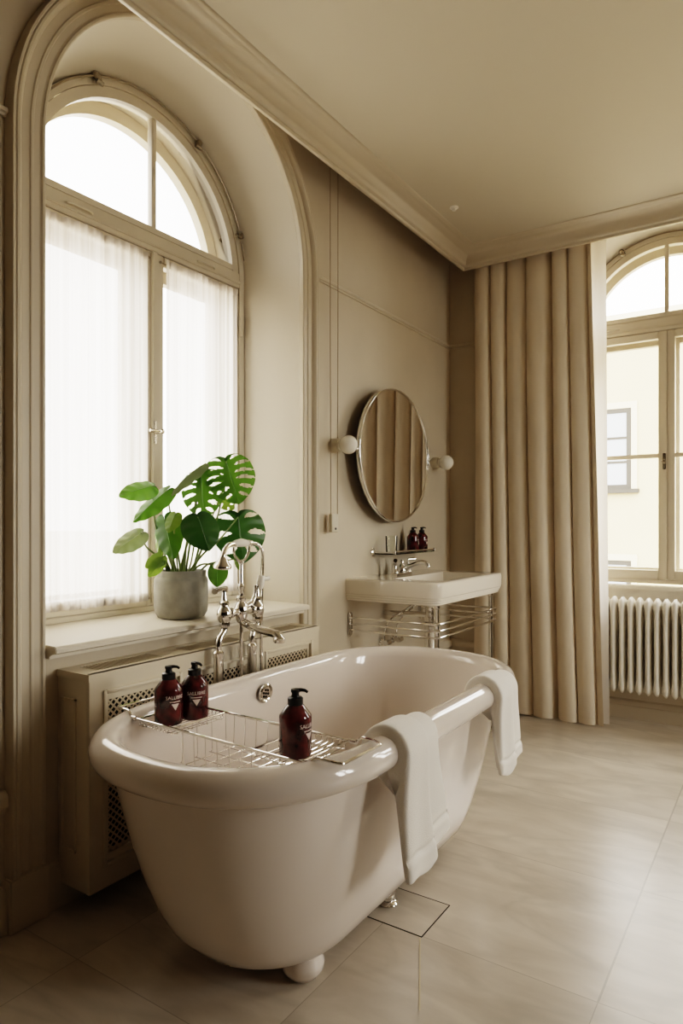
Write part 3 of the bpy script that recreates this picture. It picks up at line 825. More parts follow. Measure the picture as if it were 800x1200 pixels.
# ================================================================ FLOOR-STANDING BATH TAP
tap = empty('bath_mixer_tap', (-1.572, 1.735, 0), 'chrome floor-standing bath tap with hand shower between tub and radiator cover', 'tap')
PX = -1.572
for y0, y1 in ((1.632, 1.660), (1.800, 1.828)):
    bm = B(); lathe(bm, [(0, 0), (.032, 0), (.033, .006), (.020, .014), (.0165, .02), (.0165, .655), (.0185, .660), (.0185, .675), (.013, .682), (0, .682)], (PX, y0, 0), seg=24)
    mk('standpipe', bm, M_chrome, tap)
    bm = B(); tube(bm, spline([(PX, y0, .675), (PX, y0, .70), (PX, (y0 * .7 + y1 * .3), .722), (PX, y1, .745), (PX, y1, .77)], 6), .011, 14)
    lathe(bm, [(0, -.008), (.017, -.008), (.018, 0), (.017, .010), (0, .010)], (PX, y1, .765), seg=6)
    mk('union_bend', bm, M_chrome, tap)
    bm = B(); lathe(bm, [(0, 0), (.014, 0), (.022, .010), (.0255, .028), (.023, .044), (.015, .054), (.014, .060), (.017, .063), (.017, .069), (.010, .076), (.008, .092), (.0065, .108), (0, .108)], (PX, y1, .770), seg=24)
    mk('valve', bm, M_chrome, tap)
bm = B(); tube(bm, [(PX, 1.66, .800), (PX, 1.828, .800)], .0125, 16)
for y in (1.69, 1.80): lathe(bm, [(0, -.006), (.018, -.006), (.019, 0), (.018, .006), (0, .006)], (PX, y, .8), (0, 1, 0), 20)
lathe(bm, [(0, -.04), (.012, -.04), (.018, -.03), (.024, -.008), (.025, .008), (.020, .026), (.014, .034), (.0165, .040), (.0165, .048), (.011, .055), (.010, .075), (.013, .080), (.013, .088), (.008, .095), (.0065, .10), (.0065, .175), (0, .175)], (PX, 1.744, .8), seg=24)
mk('tap_body', bm, M_chrome, tap)
bm = B(); sp = spline([(PX, 1.744, .772), (PX + .03, 1.746, .755), (PX + .07, 1.752, .744), (PX + .115, 1.760, .735), (PX + .140, 1.765, .728), (PX + .150, 1.767, .712)], 6)
n_ = len(sp); tube(bm, sp, [.0135 + .004 * max(0, (i / n_ - .7)) / .3 for i in range(n_)], 16)
lathe(bm, [(0, 0), (.0185, 0), (.0205, .006), (.0205, .014), (.016, .020), (0, .022)], (PX + .150, 1.767, .703), seg=22)
mk('spout', bm, M_chrome, tap)
bm = B(); tube(bm, [(PX, 1.660, .874), (PX, 1.660, .884)], .012, 14)
tube(bm, [(PX, 1.668, .886), (PX + .012, 1.635, .887), (PX + .030, 1.590, .885), (PX + .034, 1.578, .884)], [.008, .0072, .0105, .0098], 14)
mk('lever_handle', bm, M_chrome, tap)
bm = B(); tube(bm, [(PX, 1.828, .872), (PX + .002, 1.835, .884), (PX + .004, 1.842, .90)], .009, 12)
mk('lever_stem', bm, M_chrome, tap)
bm = B(); tube(bm, [(PX + .004, 1.838, .872), (PX + .006, 1.840, .90), (PX + .007, 1.843, .918)], [.012, .0145, .012], 16)
tube(bm, [(PX + .006, 1.843, .905), (PX + .006, 1.868, .906), (PX + .006, 1.884, .906)], [.011, .008, .0095], 14)
mk('porcelain_lever', bm, M_porc, tap, label='white porcelain lever')
# diverter: small curved lever between body and right valve
bm = B(); tube(bm, spline([(PX, 1.775, .815), (PX, 1.80, .825), (PX, 1.815, .848), (PX, 1.818, .885)], 5), [.010] * 5 + [.008] * 5 + [.006] * 6, 12)
mk('diverter', bm, M_chrome, tap)
# cradle, hand shower, hose
bm = B(); cz = .972
for s in (-1, 1):
    tube(bm, spline([(PX, 1.744, cz), (PX, 1.744 + s * .020, cz + .008), (PX, 1.744 + s * .036, cz + .028), (PX, 1.744 + s * .040, cz + .050)], 5), .0048, 10)
    tube(bm, [(PX - .012, 1.744 + s * .040, cz + .056), (PX + .012, 1.744 + s * .040, cz + .056)], .0050, 8)
lathe(bm, [(0, -.004), (.009, -.004), (.010, .002), (.007, .008), (0, .008)], (PX, 1.744, cz - .004), seg=16)
mk('shower_cradle', bm, M_chrome, tap)
bm = B(); zh = 1.036
tube(bm, [(PX, 1.704, zh - .001), (PX, 1.716, zh), (PX, 1.742, zh + .002), (PX, 1.768, zh), (PX, 1.780, zh)], [.009, .0125, .0150, .0125, .009], 18)
hh = mk('shower_handle', bm, M_porc, tap, label='white porcelain hand shower grip')
bm = B(); tube(bm, spline([(PX, 1.706, zh - .001), (PX + .004, 1.680, zh - .004), (PX + .010, 1.655, zh - .016), (PX + .015, 1.640, zh - .034), (PX + .016, 1.637, zh - .044)], 5), .0085, 12)
lathe(bm, [(0, .0), (.010, 0), (.013, -.006), (.020, -.020), (.029, -.030), (.031, -.036), (.030, -.040), (.026, -.042), (0, -.043)], (PX + .016, 1.637, zh - .040), (.12, -.06, 1), seg=26)
mk('shower_head', bm, M_chrome, hh)
bm = B(); tube(bm, spline([(PX, 1.779, zh), (PX, 1.790, zh), (PX, 1.80, zh - .001)], 3), [.011, .011, .011, .010, .010, .010, .009], 14)
mk('hose_coupling', bm, M_chrome, hh)
bm = B(); hp = spline([(PX, 1.798, zh), (PX, 1.825, zh - .004), (PX, 1.848, zh - .018), (PX - .002, 1.860, zh - .045), (PX - .006, 1.864, zh - .10), (PX - .012, 1.866, .80), (PX - .016, 1.868, .66), (PX - .016, 1.866, .52), (PX - .014, 1.83, .44), (PX - .01, 1.77, .43), (PX - .004, 1.745, .50), (PX, 1.744, .62), (PX, 1.744, .765)], 12)
tube(bm, hp, [.0068 if i % 2 else .0060 for i in range(len(hp))], 10)
mk('shower_hose', bm, M_chrome, tap)

# ================================================================ POTTED MONSTERA
PC_ = Vector((-1.845, 1.722, .7605))
plant = empty('potted_monstera', tuple(PC_), 'green monstera plant in a grey round pot on the window sill', 'plant')
bm = B(); lathe(bm, [(0, .004), (.072, .001), (.084, .006), (.0935, .022), (.097, .045), (.097, .132), (.0955, .144), (.0905, .150), (.0895, .154), (.0905, .170), (.0890, .174), (.083, .174), (.081, .168), (.081, .145), (0, .145)], PC_, seg=48)
mk('pot', bm, M_pot, plant, angle=45)
bm = B(); lathe(bm, [(.081, .150), (.05, .155), (.02, .158), (0, .157)], PC_, seg=32); mk('soil', bm, M_soil, plant)
EDGE = spline([(0, 0, 0), (.14, -.13, 0), (.33, -.15, 0), (.50, .02, 0), (.555, .28, 0), (.50, .53, 0), (.34, .76, 0), (.15, .92, 0), (0, 1, 0)], 12)
def leaf(name, base, tip, d0, d1, wr, roll, m, slits=0, droop=.12, cup=.12, holes=False, seed=0):
    rg = random.Random(seed)
    Bp, Tp = at(*base, d0), at(*tip, d1)
    fwd = Tp - Bp; Ln = fwd.length; fwd.normalize()
    tocam = (Vector((0, 0, CH)) - (Bp + Tp) / 2).normalized()
    nrm = (tocam - fwd * tocam.dot(fwd)).normalized()
    nrm = Matrix.Rotation(math.radians(roll), 3, fwd) @ nrm
    side = fwd.cross(nrm)
    NS, NR = 84, 20; bm = B()
    ne = len(EDGE) - 1
    def E(s):
        f = s * ne; i = min(int(f), ne - 1); return EDGE[i].lerp(EDGE[i + 1], f - i)
    def P(s, r, sg):
        e = E(s); my = min(1, max(0, (s - .16) / .84)) ** 1.25
        x = e.x * r; y = my + (e.y - my) * r + .10 * math.sin(r * PI) * -1 * (1 - s)
        z = -cup * abs(x) * 2 * .5 - droop * (y ** 2) + .5 * droop * y - .05 * (x * x) * 4 + .012 * math.sin(s * 40 + sg) * r
        return Bp + (side * (sg * x * wr) + fwd * y + nrm * z) * Ln
    sl = [.22 + .64 * (k + .5) / max(1, slits) + rg.uniform(-.012, .012) for k in range(slits)]
    for sg in (-1, 1):
        V = [[bm.verts.new(P(i / NS, j / NR, sg)) for j in range(NR + 1)] for i in range(NS + 1)]
        jit = [rg.uniform(.20, .34) for _ in sl]
        for i in range(NS):
            for j in range(NR):
                s = (i + .5) / NS; r = (j + .5) / NR; cut = False
                for q, r0 in zip(sl, jit):
                    if r > r0:
                        q_ = (r - r0) / (1.02 - r0)
                        w = (.036 if slits < 4 else .021) * math.sin(PI * min(1, q_) ** .85) + (.004 if slits > 3 else .0)
                        if abs(s - q) < w: cut = True
                if cut: continue
                f = (V[i][j], V[i + 1][j], V[i + 1][j + 1], V[i][j + 1])
                try: bm.faces.new(f)
                except ValueError: pass
    bmesh.ops.remove_doubles(bm, verts=bm.verts[:], dist=1e-5)
    bmesh.ops.delete(bm, geom=[v for v in bm.verts if not v.link_faces], context='VERTS')
    mk('leaf', bm, m, plant, angle=180, recalc=False)
    return Bp
D = 2.44
def stem(bp, root_off, bend=(0, 0, 0), r=.0035):
    a = PC_ + Vector((root_off[0], root_off[1], .150)); b = bp
    mid = (a + b) / 2 + Vector(bend) + Vector((0, 0, .02))
    bm = B(); pts = spline([a, a.lerp(mid, .55) + Vector((0, 0, .012)), mid, b], 6); n = len(pts)
    tube(bm, pts, [r * (1.25 - .55 * i / n) for i in range(n)], 8); mk('stem', bm, M_stem, plant)
def ls(base, tip, d0, d1, wr, roll, m, ro, bend=(0, 0, 0), **k):
    p = leaf('leaf', base, tip, D + d0, D + d1, wr, roll, m, **k); stem(p, ro, bend)
ls((265, 541), (280, 590), .02, -.03, .98, -8, M_leaf, (.03, .02), (.03, .02, 0), slits=6, seed=1)
ls((236, 558), (239, 608), .0, -.05, .88, 12, M_leaf, (.01, -.01), slits=6, seed=2)
ls((279, 606), (285, 660), .08, .04, 1.02, -6, M_leafd, (.04, -.02), (.03, 0, 0), slits=3, seed=3, cup=.2)
ls((232, 606), (245, 645), -.13, -.17, .92, -14, M_leafd, (.02, -.03), seed=4, cup=.25)
ls((178, 570), (141, 579), -.10, -.22, .50, 28, M_leaf, (-.03, .0), (-.02, -.02, 0), seed=5, droop=.2)
ls((195, 575), (155, 610), -.06, -.15, .42, 35, M_leaf, (-.02, .02), (-.01, 0, .02), seed=6, droop=.15)
ls((165, 625), (132, 647), -.14, -.22, .55, 22, M_leafg, (-.04, -.01), (-.03, -.02, .01), seed=7, droop=.12)
ls((235, 546), (195, 578), .0, -.08, .26, 52, M_leafg, (0, .02), (.01, 0, 0), seed=8, droop=.3)
ls((185, 616), (186, 655), -.03, -.06, .40, 40, M_leafl, (-.03, .01), seed=9)
ls((193, 609), (203, 655), -.05, -.10, .62, 20, M_leaf, (-.02, -.02), seed=10)
ls((205, 603), (196, 624), -.10, -.13, .75, 30, M_leafl, (-.01, -.03), seed=11)
ls((190, 652), (170, 665), -.12, -.16, .70, 20, M_leafl, (-.05, -.01), (0, 0, 0), seed=12)
ls((190, 658), (174, 676), -.13, -.17, .60, -15, M_leafl, (-.05, -.02), seed=13)
ls((255, 664), (254, 688), -.03, -.05, .90, 10, M_leaf, (.05, -.02), (.02, 0, .01), seed=14)
ls((258, 583), (274, 597), .06, .05, .80, 10, M_leafl, (.02, .03), seed=15, slits=3)
ls((276, 655), (280, 668), .02, .0, .50, 30, M_leafl, (.05, .02), seed=16)
for k in range(6):
    a = k * 1.05; b = PC_ + Vector((math.cos(a) * .05, math.sin(a) * .05, .15))
    bm = B(); tube(bm, spline([PC_ + Vector((math.cos(a) * .025, math.sin(a) * .025, .15)), b + Vector((0, 0, .05)), b + Vector((math.cos(a) * .015, math.sin(a) * .015, .11))], 5), .0032, 8); mk('stem', bm, M_stem, plant)

# ================================================================ WASHBASIN
BY = 3.11; BX0, BX1 = WX, -1.272; hwY = .420; BZ0, BZ1 = .735, .842
basin = empty('washbasin', (-1.52, BY, 0), 'white ceramic console washbasin on chrome legs and towel rails', 'washbasin')
def brect(x0, x1, y0, y1, z, ch, n=4, back=False):
    """outline with clipped and softened front corners; square at the wall"""
    P = [(x0, y0)]
    for i in range(n + 1):
        a = -PI / 2 + PI / 2 * i / n
        P.append((x1 - ch + ch * math.cos(a), y0 + ch + ch * math.sin(a)))
    for i in range(n + 1):
        a = PI / 2 * i / n
        P.append((x1 - ch + ch * math.cos(a), y1 - ch + ch * math.sin(a)))
    P.append((x0, y1))
    return [Vector((x, y, z)) for x, y in P]
bm = B(); L = []
for ins, z in ((.050, BZ0 - .004), (.022, BZ0), (.016, BZ0 + .004), (.016, BZ0 + .012), (.011, BZ0 + .014), (.011, BZ0 + .023), (.006, BZ0 + .025), (.006, BZ0 + .034), (.002, BZ0 + .037), (.0, BZ1 - .018), (.001, BZ1 - .008), (.006, BZ1 - .002), (.012, BZ1)):
    L.append(brect(BX0, BX1 - ins, BY - hwY + ins, BY + hwY - ins, z, .055 - ins * .3))
# flat rim, then the bowl
n_ = len(L[0])
def bowl(x0, x1, hy, z, r):
    P = []; xs = [(x0 + r, BY - hy + r, PI, 1.5 * PI), (x1 - r, BY - hy + r, 1.5 * PI, 2 * PI), (x1 - r, BY + hy - r, 0, PI / 2), (x0 + r, BY + hy - r, PI / 2, PI)]
    cnt = (1, 5, 5, 1)
    for (cx, cy, a0, a1), c in zip(xs, cnt):
        for i in range(c):
            a = a0 + (a1 - a0) * (i / (c - 1) if c > 1 else .5); P.append(Vector((cx + r * math.cos(a), cy + r * math.sin(a), z)))
    return P
L.append(brect(BX0 + .02, BX1 - .04, BY - hwY + .04, BY + hwY - .04, BZ1 + .0005, .05))
for x0, x1, hy, z, r in ((-1.595, -1.315, .300, BZ1 - .001, .07), (-1.590, -1.320, .293, BZ1 - .012, .07), (-1.578, -1.335, .27, BZ1 - .07, .07), (-1.56, -1.36, .23, BZ1 - .095, .07), (-1.50, -1.42, .05, BZ1 - .10, .03)):
    L.append(bowl(x0, x1, hy, z, r))
loft(bm, L, cap0=True, cap1=True)
mk('basin', bm, M_ceramic, basin, angle=30)
LX = -1.312
for y in (2.762, 3.425):
    bm = B(); lathe(bm, [(0, 0), (.026, 0), (.027, .006), (.016, .014), (.0135, .02), (.0135, BZ0 - .016), (.018, BZ0 - .012), (.018, BZ0), (0, BZ0)], (LX, y, 0), seg=20)
    for z in (.592, .622, .652): tube(bm, [(LX, y, z), (LX + .022, y, z)], .006, 8)
    mk('leg', bm, M_chrome, basin)
for z in (.592, .622, .652):
    bm = B(); q = .035; ya_, yb2, xf = 2.722, 3.468, LX + .022
    pts = [Vector((WX + .01, ya_, z)), Vector((xf - q, ya_, z))]
    for i in range(1, 6): a = -PI / 2 + PI / 2 * i / 5; pts.append(Vector((xf - q + q * math.cos(a), ya_ + q + q * math.sin(a), z)))
    for i in range(6): a = PI / 2 * i / 5; pts.append(Vector((xf - q + q * math.cos(a), yb2 - q + q * math.sin(a), z)))
    pts.append(Vector((WX + .01, yb2, z))); tube(bm, pts, .0055, 10)
    mk('towel_rail', bm, M_chrome, basin)
for y in (2.722, 3.468):
    bm = B(); ubox(bm, ML, y - .013, y + .013, .562, .680, 0, -.016, .006); mk('wall_plate', bm, M_chrome, basin)
bm = B(); lathe(bm, [(0, 0), (.028, 0), (.031, .01), (.031, .14), (.036, .145), (.036, .16), (.026, .165), (.026, .235), (.040, .24), (.042, .25), (.040, .258), (.022, .262), (.022, .29), (0, .29)], (-1.49, 3.06, .45), seg=22)
tube(bm, spline([(-1.49, 3.06, .64), (-1.56, 3.06, .645), (-1.65, 3.06, .64), (-1.755, 3.06, .64)], 4), .015, 12)
mk('bottle_trap', bm, M_chrome, basin)
for y, yo in ((3.02, -.02), (3.15, .03)):
    bm = B(); tube(bm, spline([(-1.60, BY + yo, BZ0), (-1.62, BY + yo, .68), (-1.68, y - .02, .62), (-1.73, y, .56), (-1.735, y, .50)], 6), .0055, 8)
    lathe(bm, [(0, 0), (.022, 0), (.022, .008), (.012, .012), (.012, .05), (0, .05)], (WX, y, .49), (1, 0, 0), 16)
    lathe(bm, [(0, -.02), (.014, -.02), (.016, .0), (.014, .02), (0, .02)], (-1.715, y, .49), (0, 1, 0), 12)
    mk('supply_pipe', bm, M_chrome, basin)

# basin tap
bt = empty('basin_mixer_tap', (-1.655, BY - .03, BZ1), 'chrome two-handle tap on the back of the washbasin', 'tap')
ty = BY - .03; tx = -1.665
bm = B(); ubox(bm, lambda u, n, z: Vector((tx + n, u, z)), ty - .085, ty + .085, BZ1 + .0005, BZ1 + .012, -.022, .022, .005)
lathe(bm, [(0, .010), (.024, .010), (.026, .022), (.020, .040), (.012, .052), (.009, .056), (.010, .066), (.006, .074), (0, .076)], (tx, ty, BZ1), seg=22)
mk('tap_body', bm, M_chrome, bt)
bm = B(); sp = spline([(tx + .010, ty, BZ1 + .030), (tx + .05, ty, BZ1 + .045), (tx + .10, ty, BZ1 + .064), (tx + .135, ty, BZ1 + .066), (tx + .150, ty, BZ1 + .052), (tx + .152, ty, BZ1 + .040)], 5)
tube(bm, sp, [.012 - .003 * i / len(sp) for i in range(len(sp))], 14); mk('spout', bm, M_chrome, bt)
for s in (-1, 1):
    bm = B(); y = ty + s * .070
    lathe(bm, [(0, .010), (.018, .010), (.016, .022), (.010, .032), (.010, .048), (.012, .050), (.012, .056), (.006, .060), (.006, .074), (0, .074)], (tx, y, BZ1), seg=18)
    tube(bm, [(tx, y - .0, BZ1 + .074), (tx + .012, y + s * .018, BZ1 + .076), (tx + .022, y + s * .036, BZ1 + .077)], [.008, .0085, .010], 12)
    mk('lever_handle', bm, M_chrome, bt)

# ================================================================ MIRROR
MZ, MYc, MXp = 1.458, 3.058, -1.683
mir = empty('wall_mirror', (WX, MYc, MZ), 'oval tilting mirror in a slim chrome frame above the washbasin', 'mirror')
ea, eb = .366, .340
def ell(k, x, n=72): return [Vector((x, MYc + (ea + k) * math.cos(2 * PI * i / n), MZ + (eb + k) * math.sin(2 * PI * i / n))) for i in range(n)]
bm = B(); bm.faces.new([bm.verts.new(p) for p in ell(-.004, MXp)]); mk('mirror_glass', bm, M_mirror, mir, smooth=False)
bm = B(); loft(bm, [ell(-.005, MXp - .008), ell(-.005, MXp + .002), ell(-.003, MXp + .006), ell(.000, MXp + .007), ell(.004, MXp + .004), ell(.006, MXp - .004), ell(.004, MXp - .014), ell(-.005, MXp - .014), ell(-.005, MXp - .008)])
mk('mirror_frame', bm, M_chrome, mir, angle=60)
bm = B(); V = [bm.verts.new(p) for p in ell(-.004, MXp - .012)]; bm.faces.new(V); mk('mirror_back', bm, M_dark, mir, smooth=False)
for s in (-1, 1):
    bm = B(); y = MYc + s * (ea + .016)
    lathe(bm, [(0, 0), (.017, 0), (.018, .006), (.008, .012), (.007, .076), (0, .078)], (WX, y, MZ), (1, 0, 0), 16)
    lathe(bm, [(0, -.016), (.006, -.016), (.009, -.006), (.009, .008), (.005, .014), (0, .015)], (WX + .074, y, MZ), (0, 1, 0), 14)
    mk('pivot_bracket', bm, M_chrome, mir)

# ================================================================ GLOBE SCONCES
def sconce(y, label):
    root = empty('wall_lamp', (WX, y, 1.468), label, 'lamp', 'globe lamps beside the mirror'); o = (WX, y, 1.468)
    bm = B(); lathe(bm, [(0, 0), (.031, 0), (.033, .003), (.033, .040), (.030, .044), (0, .044)], o, (1, 0, 0), 28); mk('lamp_base', bm, M_weight, root)
    bm = B(); R_ = .043; lathe(bm, [(.024, .040), (.024, .044)] + [(R_ * math.sin(a),   .088 - R_ * math.cos(a)) for a in [math.radians(31 + 149 * i / 18) for i in range(18)]] + [(0, .131)], o, (1, 0, 0), 32); mk('globe_shade', bm, M_globe, root)
sconce(2.582, 'small opal globe wall lamp left of the mirror, by the pull cord')
sconce(3.645, 'small opal globe wall lamp right of the mirror, by the curtain')

# ================================================================ GLASS SHELF with bottles and tumbler
SZ = .955; SY0, SY1 = 2.925, 3.420; SX1 = WX + .125
sh = empty('glass_shelf', (WX + .06, 3.17, SZ), 'glass shelf with chrome rail and end mounts below the mirror', 'shelf')
bm = B(); box(bm, WX + .012, SX1, SY0 + .02, SY1 - .02, SZ - .006, SZ, .002); mk('glass_plate', bm, M_shelfglass, sh)
bm = B()
for y in (SY0 + .02, SY1 - .02):
    lathe(bm, [(0, 0), (.021, 0), (.022, .005), (.012, .010), (.008, .014), (0, .014)], (WX, y, SZ + .004), (1, 0, 0), 20)
    tube(bm, [(WX + .01, y, SZ + .004), (SX1 + .004, y, SZ + .004)], .0042, 10)
tube(bm, [(SX1 + .003, SY0 + .02, SZ + .010), (SX1 + .003, SY1 - .02, SZ + .010)], .0036, 10)
for y in (SY0 + .02, SY1 - .02): lathe(bm, [(0, -.008), (.007, -.008), (.007, .010), (0, .012)], (SX1 + .003, y, SZ + .006), (0, 0, 1), 14)
mk('shelf_rail', bm, M_chrome, sh)
gl = empty('drinking_glass', (-1.688, 3.012, SZ), 'clear drinking glass on the left end of the glass shelf', 'glass')
bm = B(); lathe(bm, [(0, .001), (.026, .001), (.028, .004), (.031, .088), (.0295, .088), (.0265, .010), (0, .010)], (-1.688, 3.012, SZ), seg=28); mk('glass_body', bm, M_tumbler, gl)
GS = 'soap bottles on the glass shelf'
s1 = (-1.690, 3.255, SZ + .0005); s2 = (-1.685, 3.352, SZ + .0005)
bottle(s1, 'dark red pump bottle on the glass shelf, nearer the drinking glass', GS, face_cam(*s1[:2], 80), .88, face_cam(*s1[:2], 60))
bottle(s2, 'dark red pump bottle on the glass shelf, at its right end', GS, face_cam(*s2[:2], 60), .88, face_cam(*s2[:2], 60))

# ================================================================ PULL CORD
pc = empty('pull_cord', (-1.725, 2.545, 1.07), 'long double pull cord with a pale block hanging beside the window casing', 'pull cord')
bm = B()
for y, zb2 in ((2.512, 1.14), (2.575, 1.15)):
    tube(bm, [(-1.725, y, 2.95), (-1.725, y, 2.0), (-1.725, 2.545 + (y - 2.545) * .85, zb2)], .0022, 6)
mk('cord', bm, M_cord, pc)
bm = B(); box(bm, -1.735, -1.715, 2.512, 2.566, 1.066, 1.150, .005); mk('cord_weight', bm, M_weight, pc)
bm = B(); lathe(bm, [(0, 0), (.006, 0), (.006, .002), (0, .002)], (-1.7155, 2.540, 1.082), (1, -.0, 0), 12); mk('screw', bm, M_black, pc)

# ================================================================ CURTAIN by the far window
cur = empty('window_curtain', (-1.23, WB - .075, 0), 'beige floor-length pleated curtain beside the far window', 'curtain')
def curtain(bm, xl, xr_t, xr_b, yc, amp, z0, z1, phs, nx=260, nz=26, pitch=.112):
    V = []
    for j in range(nz + 1):
        z = z0 + (z1 - z0) * j / nz; f = z / 2.93; row = []
        k = (1 - f) ** 1.5
        xr = xr_t + (xr_b - xr_t) * k
        for i in range(nx + 1):
            t = i / nx; x0 = xl + (xr_t - xl) * t
            p = 2 * PI * (x0 - xl) / pitch + phs + .8 * math.sin(x0 * 14 + 1) + .35 * math.sin(x0 * 31 + z * .5)
            s_ = math.sin(p); w = (1 - abs(s_) ** 1.6 * 1) * 0 + s_
            depth = amp * (.75 + .25 * math.sin(x0 * 17 + 2)) * (.92 + .25 * k)
            q = abs(math.sin(p / 2)) ** .85
            y = yc - depth * (2 * q - 1) + .004 * math.sin(p + z * 1.2)
            x = xl + (xr - xl) * t - .0135 * math.sin(p) * (1 if 0 < i < nx else 0) + .004 * math.sin(z * 2.1 + x0 * 9)
            row.append(bm.verts.new((x, y, z)))
        V.append(row)
    for j in range(nz):
        for i in range(nx): bm.faces.new((V[j][i], V[j][i + 1], V[j + 1][i + 1], V[j + 1][i]))
bm = B(); curtain(bm, -1.575, -.885, -.815, WB - .078, .034, .008, 2.93, .3)
c_ = mk('cloth', bm, M_fabric, cur, angle=180, recalc=False)
bm = B(); V = []
for j in range(31):
    f = j / 30; z = .006 + 2.92 * f; k = (1 - f) ** 1.5
    row = []
    for i in range(13):
        t = i / 12
        x = -1.0 + (.178 - .0 * k) * t + .018 * k
        row.append(bm.verts.new((x, WB - .022 - .006 * math.sin(t * 9 + 1), z)))
    V.append(row)
for j in range(30):
    for i in range(12): bm.faces.new((V[j][i], V[j][i + 1], V[j + 1][i + 1], V[j + 1][i]))
mk('lining', bm, M_lining, cur, angle=180, recalc=False, label='pale lining showing along the window edge')
bm = B(); curtain(bm, -1.575, -.885, -.815, WB - .0805, .0340, .010, .095, .3, nz=3); mk('hem', bm, M_fabric, cur, angle=180, recalc=False)

# ================================================================ RADIATOR
rad = empty('column_radiator', (-.5, WB + .105, 0), 'white ribbed column radiator below the far window', 'radiator')
RY = WB + .102
def section(x):
    bm = B(); hw = .0135; L = []
    z0, z1 = .165, .697
    for z, a, b in ((z0, .006, .024), (z0 + .010, .012, .042), (z0 + .022, .0215, .050), (z0 + .050, .022, .053), (z0 + .085, .0160, .052), (z0 + .15, .0155, .052), (z1 - .15, .0155, .052), (z1 - .085, .0160, .052), (z1 - .050, .022, .053), (z1 - .022, .0215, .050), (z1 - .010, .012, .042), (z1, .006, .024)):
        P = []
        for i in range(16):
            t = 2 * PI * i / 16
            P.append(Vector((x + a * math.copysign(abs(math.cos(t)) ** .9, math.cos(t)), RY + b * math.copysign(abs(math.sin(t)) ** .9, math.sin(t)), z)))
        L.append(P)
    loft(bm, L, cap0=True, cap1=True)
    return mk('rib', bm, M_rad, rad, angle=60)
for k in range(16): section(-.892 + .0445 * k)
for z in (.205, .655):
    bm = B(); tube(bm, [(-.90, RY, z), (-.21, RY, z)], .017, 12); mk('header_pipe', bm, M_rad, rad)
for x in (-.80, -.30):
    for z in (.25, .62):
        bm = B(); tube(bm, [(x, RY + .03, z), (x, WB + .19, z)], .008, 8); mk('wall_bracket', bm, M_rad, rad)

# ================================================================ FLOOR AND CEILING DETAILS
ht = empty('floor_hatch', (-.893, 1.697, 0), 'square marble inspection cover with dark joint in the floor beside the tub', 'floor cover')
hx0, hx1, hy0, hy1 = -.977, -.810, 1.609, 1.784
bm = B(); box(bm, hx0, hx1, hy0, hy1, 0, .0007); mk('marble_plate', bm, M_marble, ht, smooth=False)
bm = B(); w = .0028
for a in ((hx0 - w, hx1 + w, hy0 - w, hy0), (hx0 - w, hx1 + w, hy1, hy1 + w), (hx0 - w, hx0, hy0, hy1), (hx1, hx1 + w, hy0, hy1)): box(bm, *a, 0, .0010)
mk('dark_joint', bm, M_dark, ht, smooth=False)
bm = B(); p, q = Vector((-.811, 1.603, 0)), Vector((-.690, 1.362, 0)); d = (q - p).normalized(); nn = Vector((-d.y, d.x, 0)) * .0016
for z in (.0012,): bm.faces.new([bm.verts.new(v + Vector((0, 0, z))) for v in (p - nn, q - nn, q + nn, p + nn)])
tag(mk('trim_6', bm, mat('pale_joint_filler', (.62, .55, .38), .5), smooth=False), 'pale filled cut running from the corner of the floor cover', kind='structure')
cs_ = empty('ceiling_sensor', (-1.405, 3.158, ZC), 'tiny round fitting on the ceiling near the far corner', 'sensor')
bm = B(); lathe(bm, [(0, 0), (.022, 0), (.023, -.003), (.012, -.008), (.010, -.016), (0, -.018)], (-1.405, 3.158, ZC), seg=20); mk('sensor_body', bm, M_rad, cs_)

# ================================================================ OUTSIDE
fb = empty('street_building', (-3.2, 17, -7), 'pale yellow plastered building across the street seen through the far window', 'building')
FY = 16.0; k = 1.6
def fz(z): return CH + (z - CH) * k
wins = []
for fx in (-2.36, -.55, 1.3, -4.2): 
    for z0, z1 in ((1.60, 2.73), (-.62, .60)): wins.append((fx * k - .46, fx * k + .92 - .0, fz(z0), fz(z1)))
bm = B(); box(bm, -14, 9, FY, FY + 8, -8, fz(3.86)); mk('wall', bm, M_fac, fb, smooth=False)
bm = B(); box(bm, -14.2, 9.2, FY - .25, FY + 8, fz(3.86), fz(3.86) + .25); mk('eaves', bm, M_fac2, fb, smooth=False)
for x0, x1, z0, z1 in wins:
    bm = B(); 
    for a in ((x0 - .12, x1 + .12, z1, z1 + .14), (x0 - .12, x0, z0, z1), (x1, x1 + .12, z0, z1)): box(bm, a[0], a[1], FY - .04, FY + .02, a[2], a[3])
    fr_ = mk('window_surround', bm, M_fac2, fb, smooth=False)
    bm = B(); box(bm, x0 - .1, x1 + .16, FY - .12, FY + .02, z0 - .09, z0); mk('window_ledge', bm, M_facframe, fr_, smooth=False)
    bm = B()
    for a in ((x0, x0 + .10, z0, z1), (x1 - .10, x1, z0, z1), (x0 + .10, x1 - .10, z1 - .10, z1), (x0 + .10, x1 - .10, z0, z0 + .10), (x0 + .10, x1 - .10, z0 + (z1 - z0) * .62, z0 + (z1 - z0) * .62 + .05), (x0 + .10, x1 - .10, z0 + (z1 - z0) * .32, z0 + (z1 - z0) * .32 + .05)):
        box(bm, a[0], a[1], FY - .03, FY + .01, a[2], a[3])
    mk('window_bars', bm, M_facframe, fr_, smooth=False)
    bm = B(); bm.faces.new([bm.verts.new((x, FY - .015, z)) for x, z in ((x0, z0), (x1, z0), (x1, z1), (x0, z1))]); mk('pane', bm, M_facglass, fr_, smooth=False)
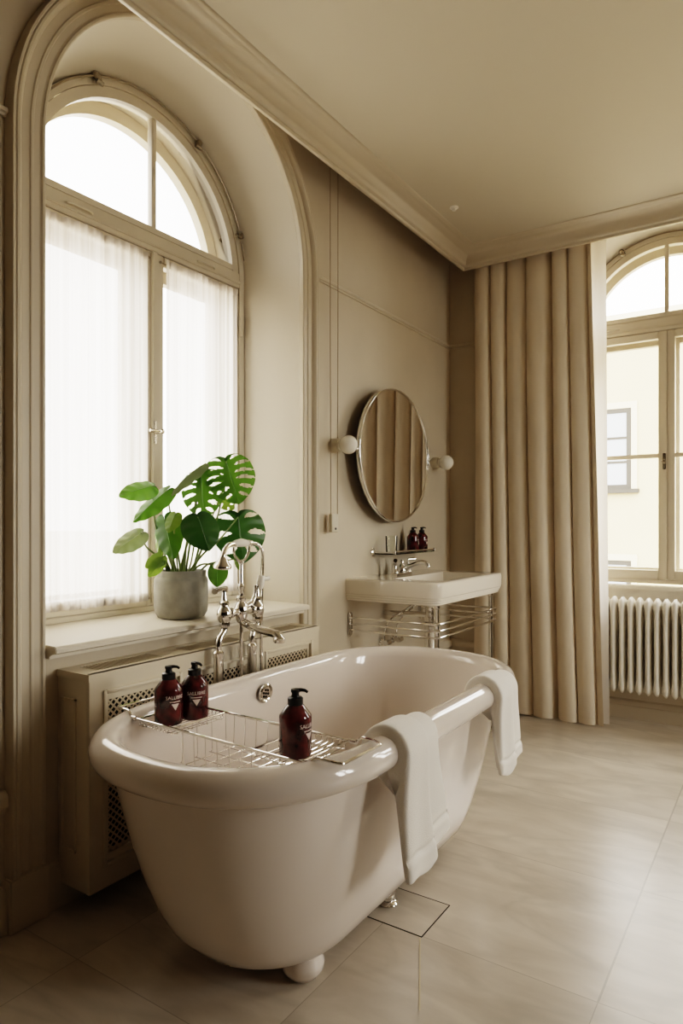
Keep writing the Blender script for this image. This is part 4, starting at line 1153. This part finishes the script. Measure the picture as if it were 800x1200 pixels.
bm = B(); bm.faces.new([bm.verts.new(p) for p in ((-900, -900, -8), (900, -900, -8), (900, 900, -8), (-900, 900, -8))])
tag(mk('trim_7', bm, M_street, smooth=False), 'street below', kind='structure')

# ================================================================ LIGHT
w = bpy.data.worlds.new('sky'); S.world = w; w.use_nodes = True
nt = w.node_tree; bg = nt.nodes['Background']
tc = node(nt, 'ShaderNodeTexCoord'); sp = node(nt, 'ShaderNodeSeparateXYZ'); nt.links.new(tc.outputs['Generated'], sp.inputs[0])
cr = node(nt, 'ShaderNodeValToRGB')          # overcast sky, brighter towards the sun side (+x)
cr.color_ramp.elements[0].position = .25; cr.color_ramp.elements[1].position = .95
cr.color_ramp.elements[0].color = (.46, .444, .420, 1); cr.color_ramp.elements[1].color = (1.0, .963, .905, 1)
nt.links.new(math_(nt, 'ADD', math_(nt, 'MULTIPLY', sp.outputs[0], .5), .5), cr.inputs['Fac'])
nt.links.new(cr.outputs['Color'], bg.inputs['Color']); bg.inputs['Strength'].default_value = 18.0
def portal(name, loc, rot, sx, sy):
    l = bpy.data.lights.new(name, 'AREA'); l.shape = 'RECTANGLE'; l.size = sx; l.size_y = sy; l.cycles.is_portal = True
    o = bpy.data.objects.new(name, l); C.objects.link(o); o.location = loc; o.rotation_euler = rot
portal('daylight_left', (WX - .46, C1, 1.75), (0, math.radians(-90), 0), 2.05, 1.1)
portal('daylight_far', (C2, WB + .42, 1.75), (math.radians(-90), 0, 0), 1.08, 2.05)
portal('daylight_right', (C3, WB + .42, 1.75), (math.radians(-90), 0, 0), 1.08, 2.05)

portal('daylight_side', (WR + .42, C5, 1.75), (0, math.radians(90), 0), 2.05, 1.08)

# ================================================================ CAMERA
cam = bpy.data.cameras.new('camera'); co = bpy.data.objects.new('camera', cam); C.objects.link(co)
co.location = (0, 0, CH); co.rotation_euler = (PI / 2, 0, YAW)
cam.sensor_fit = 'VERTICAL'; cam.sensor_height = 36; cam.lens = F / 1200 * 36
cam.shift_y = (HY - 600) / 1200; cam.clip_start = .02
S.camera = co
S.view_settings.view_transform = 'Filmic'
try: S.view_settings.look = 'High Contrast'
except Exception: pass
S.view_settings.exposure = 0.04
S.cycles.max_bounces = 14; S.cycles.diffuse_bounces = 7; S.cycles.transparent_max_bounces = 24; S.cycles.caustics_reflective = False; S.cycles.caustics_refractive = False
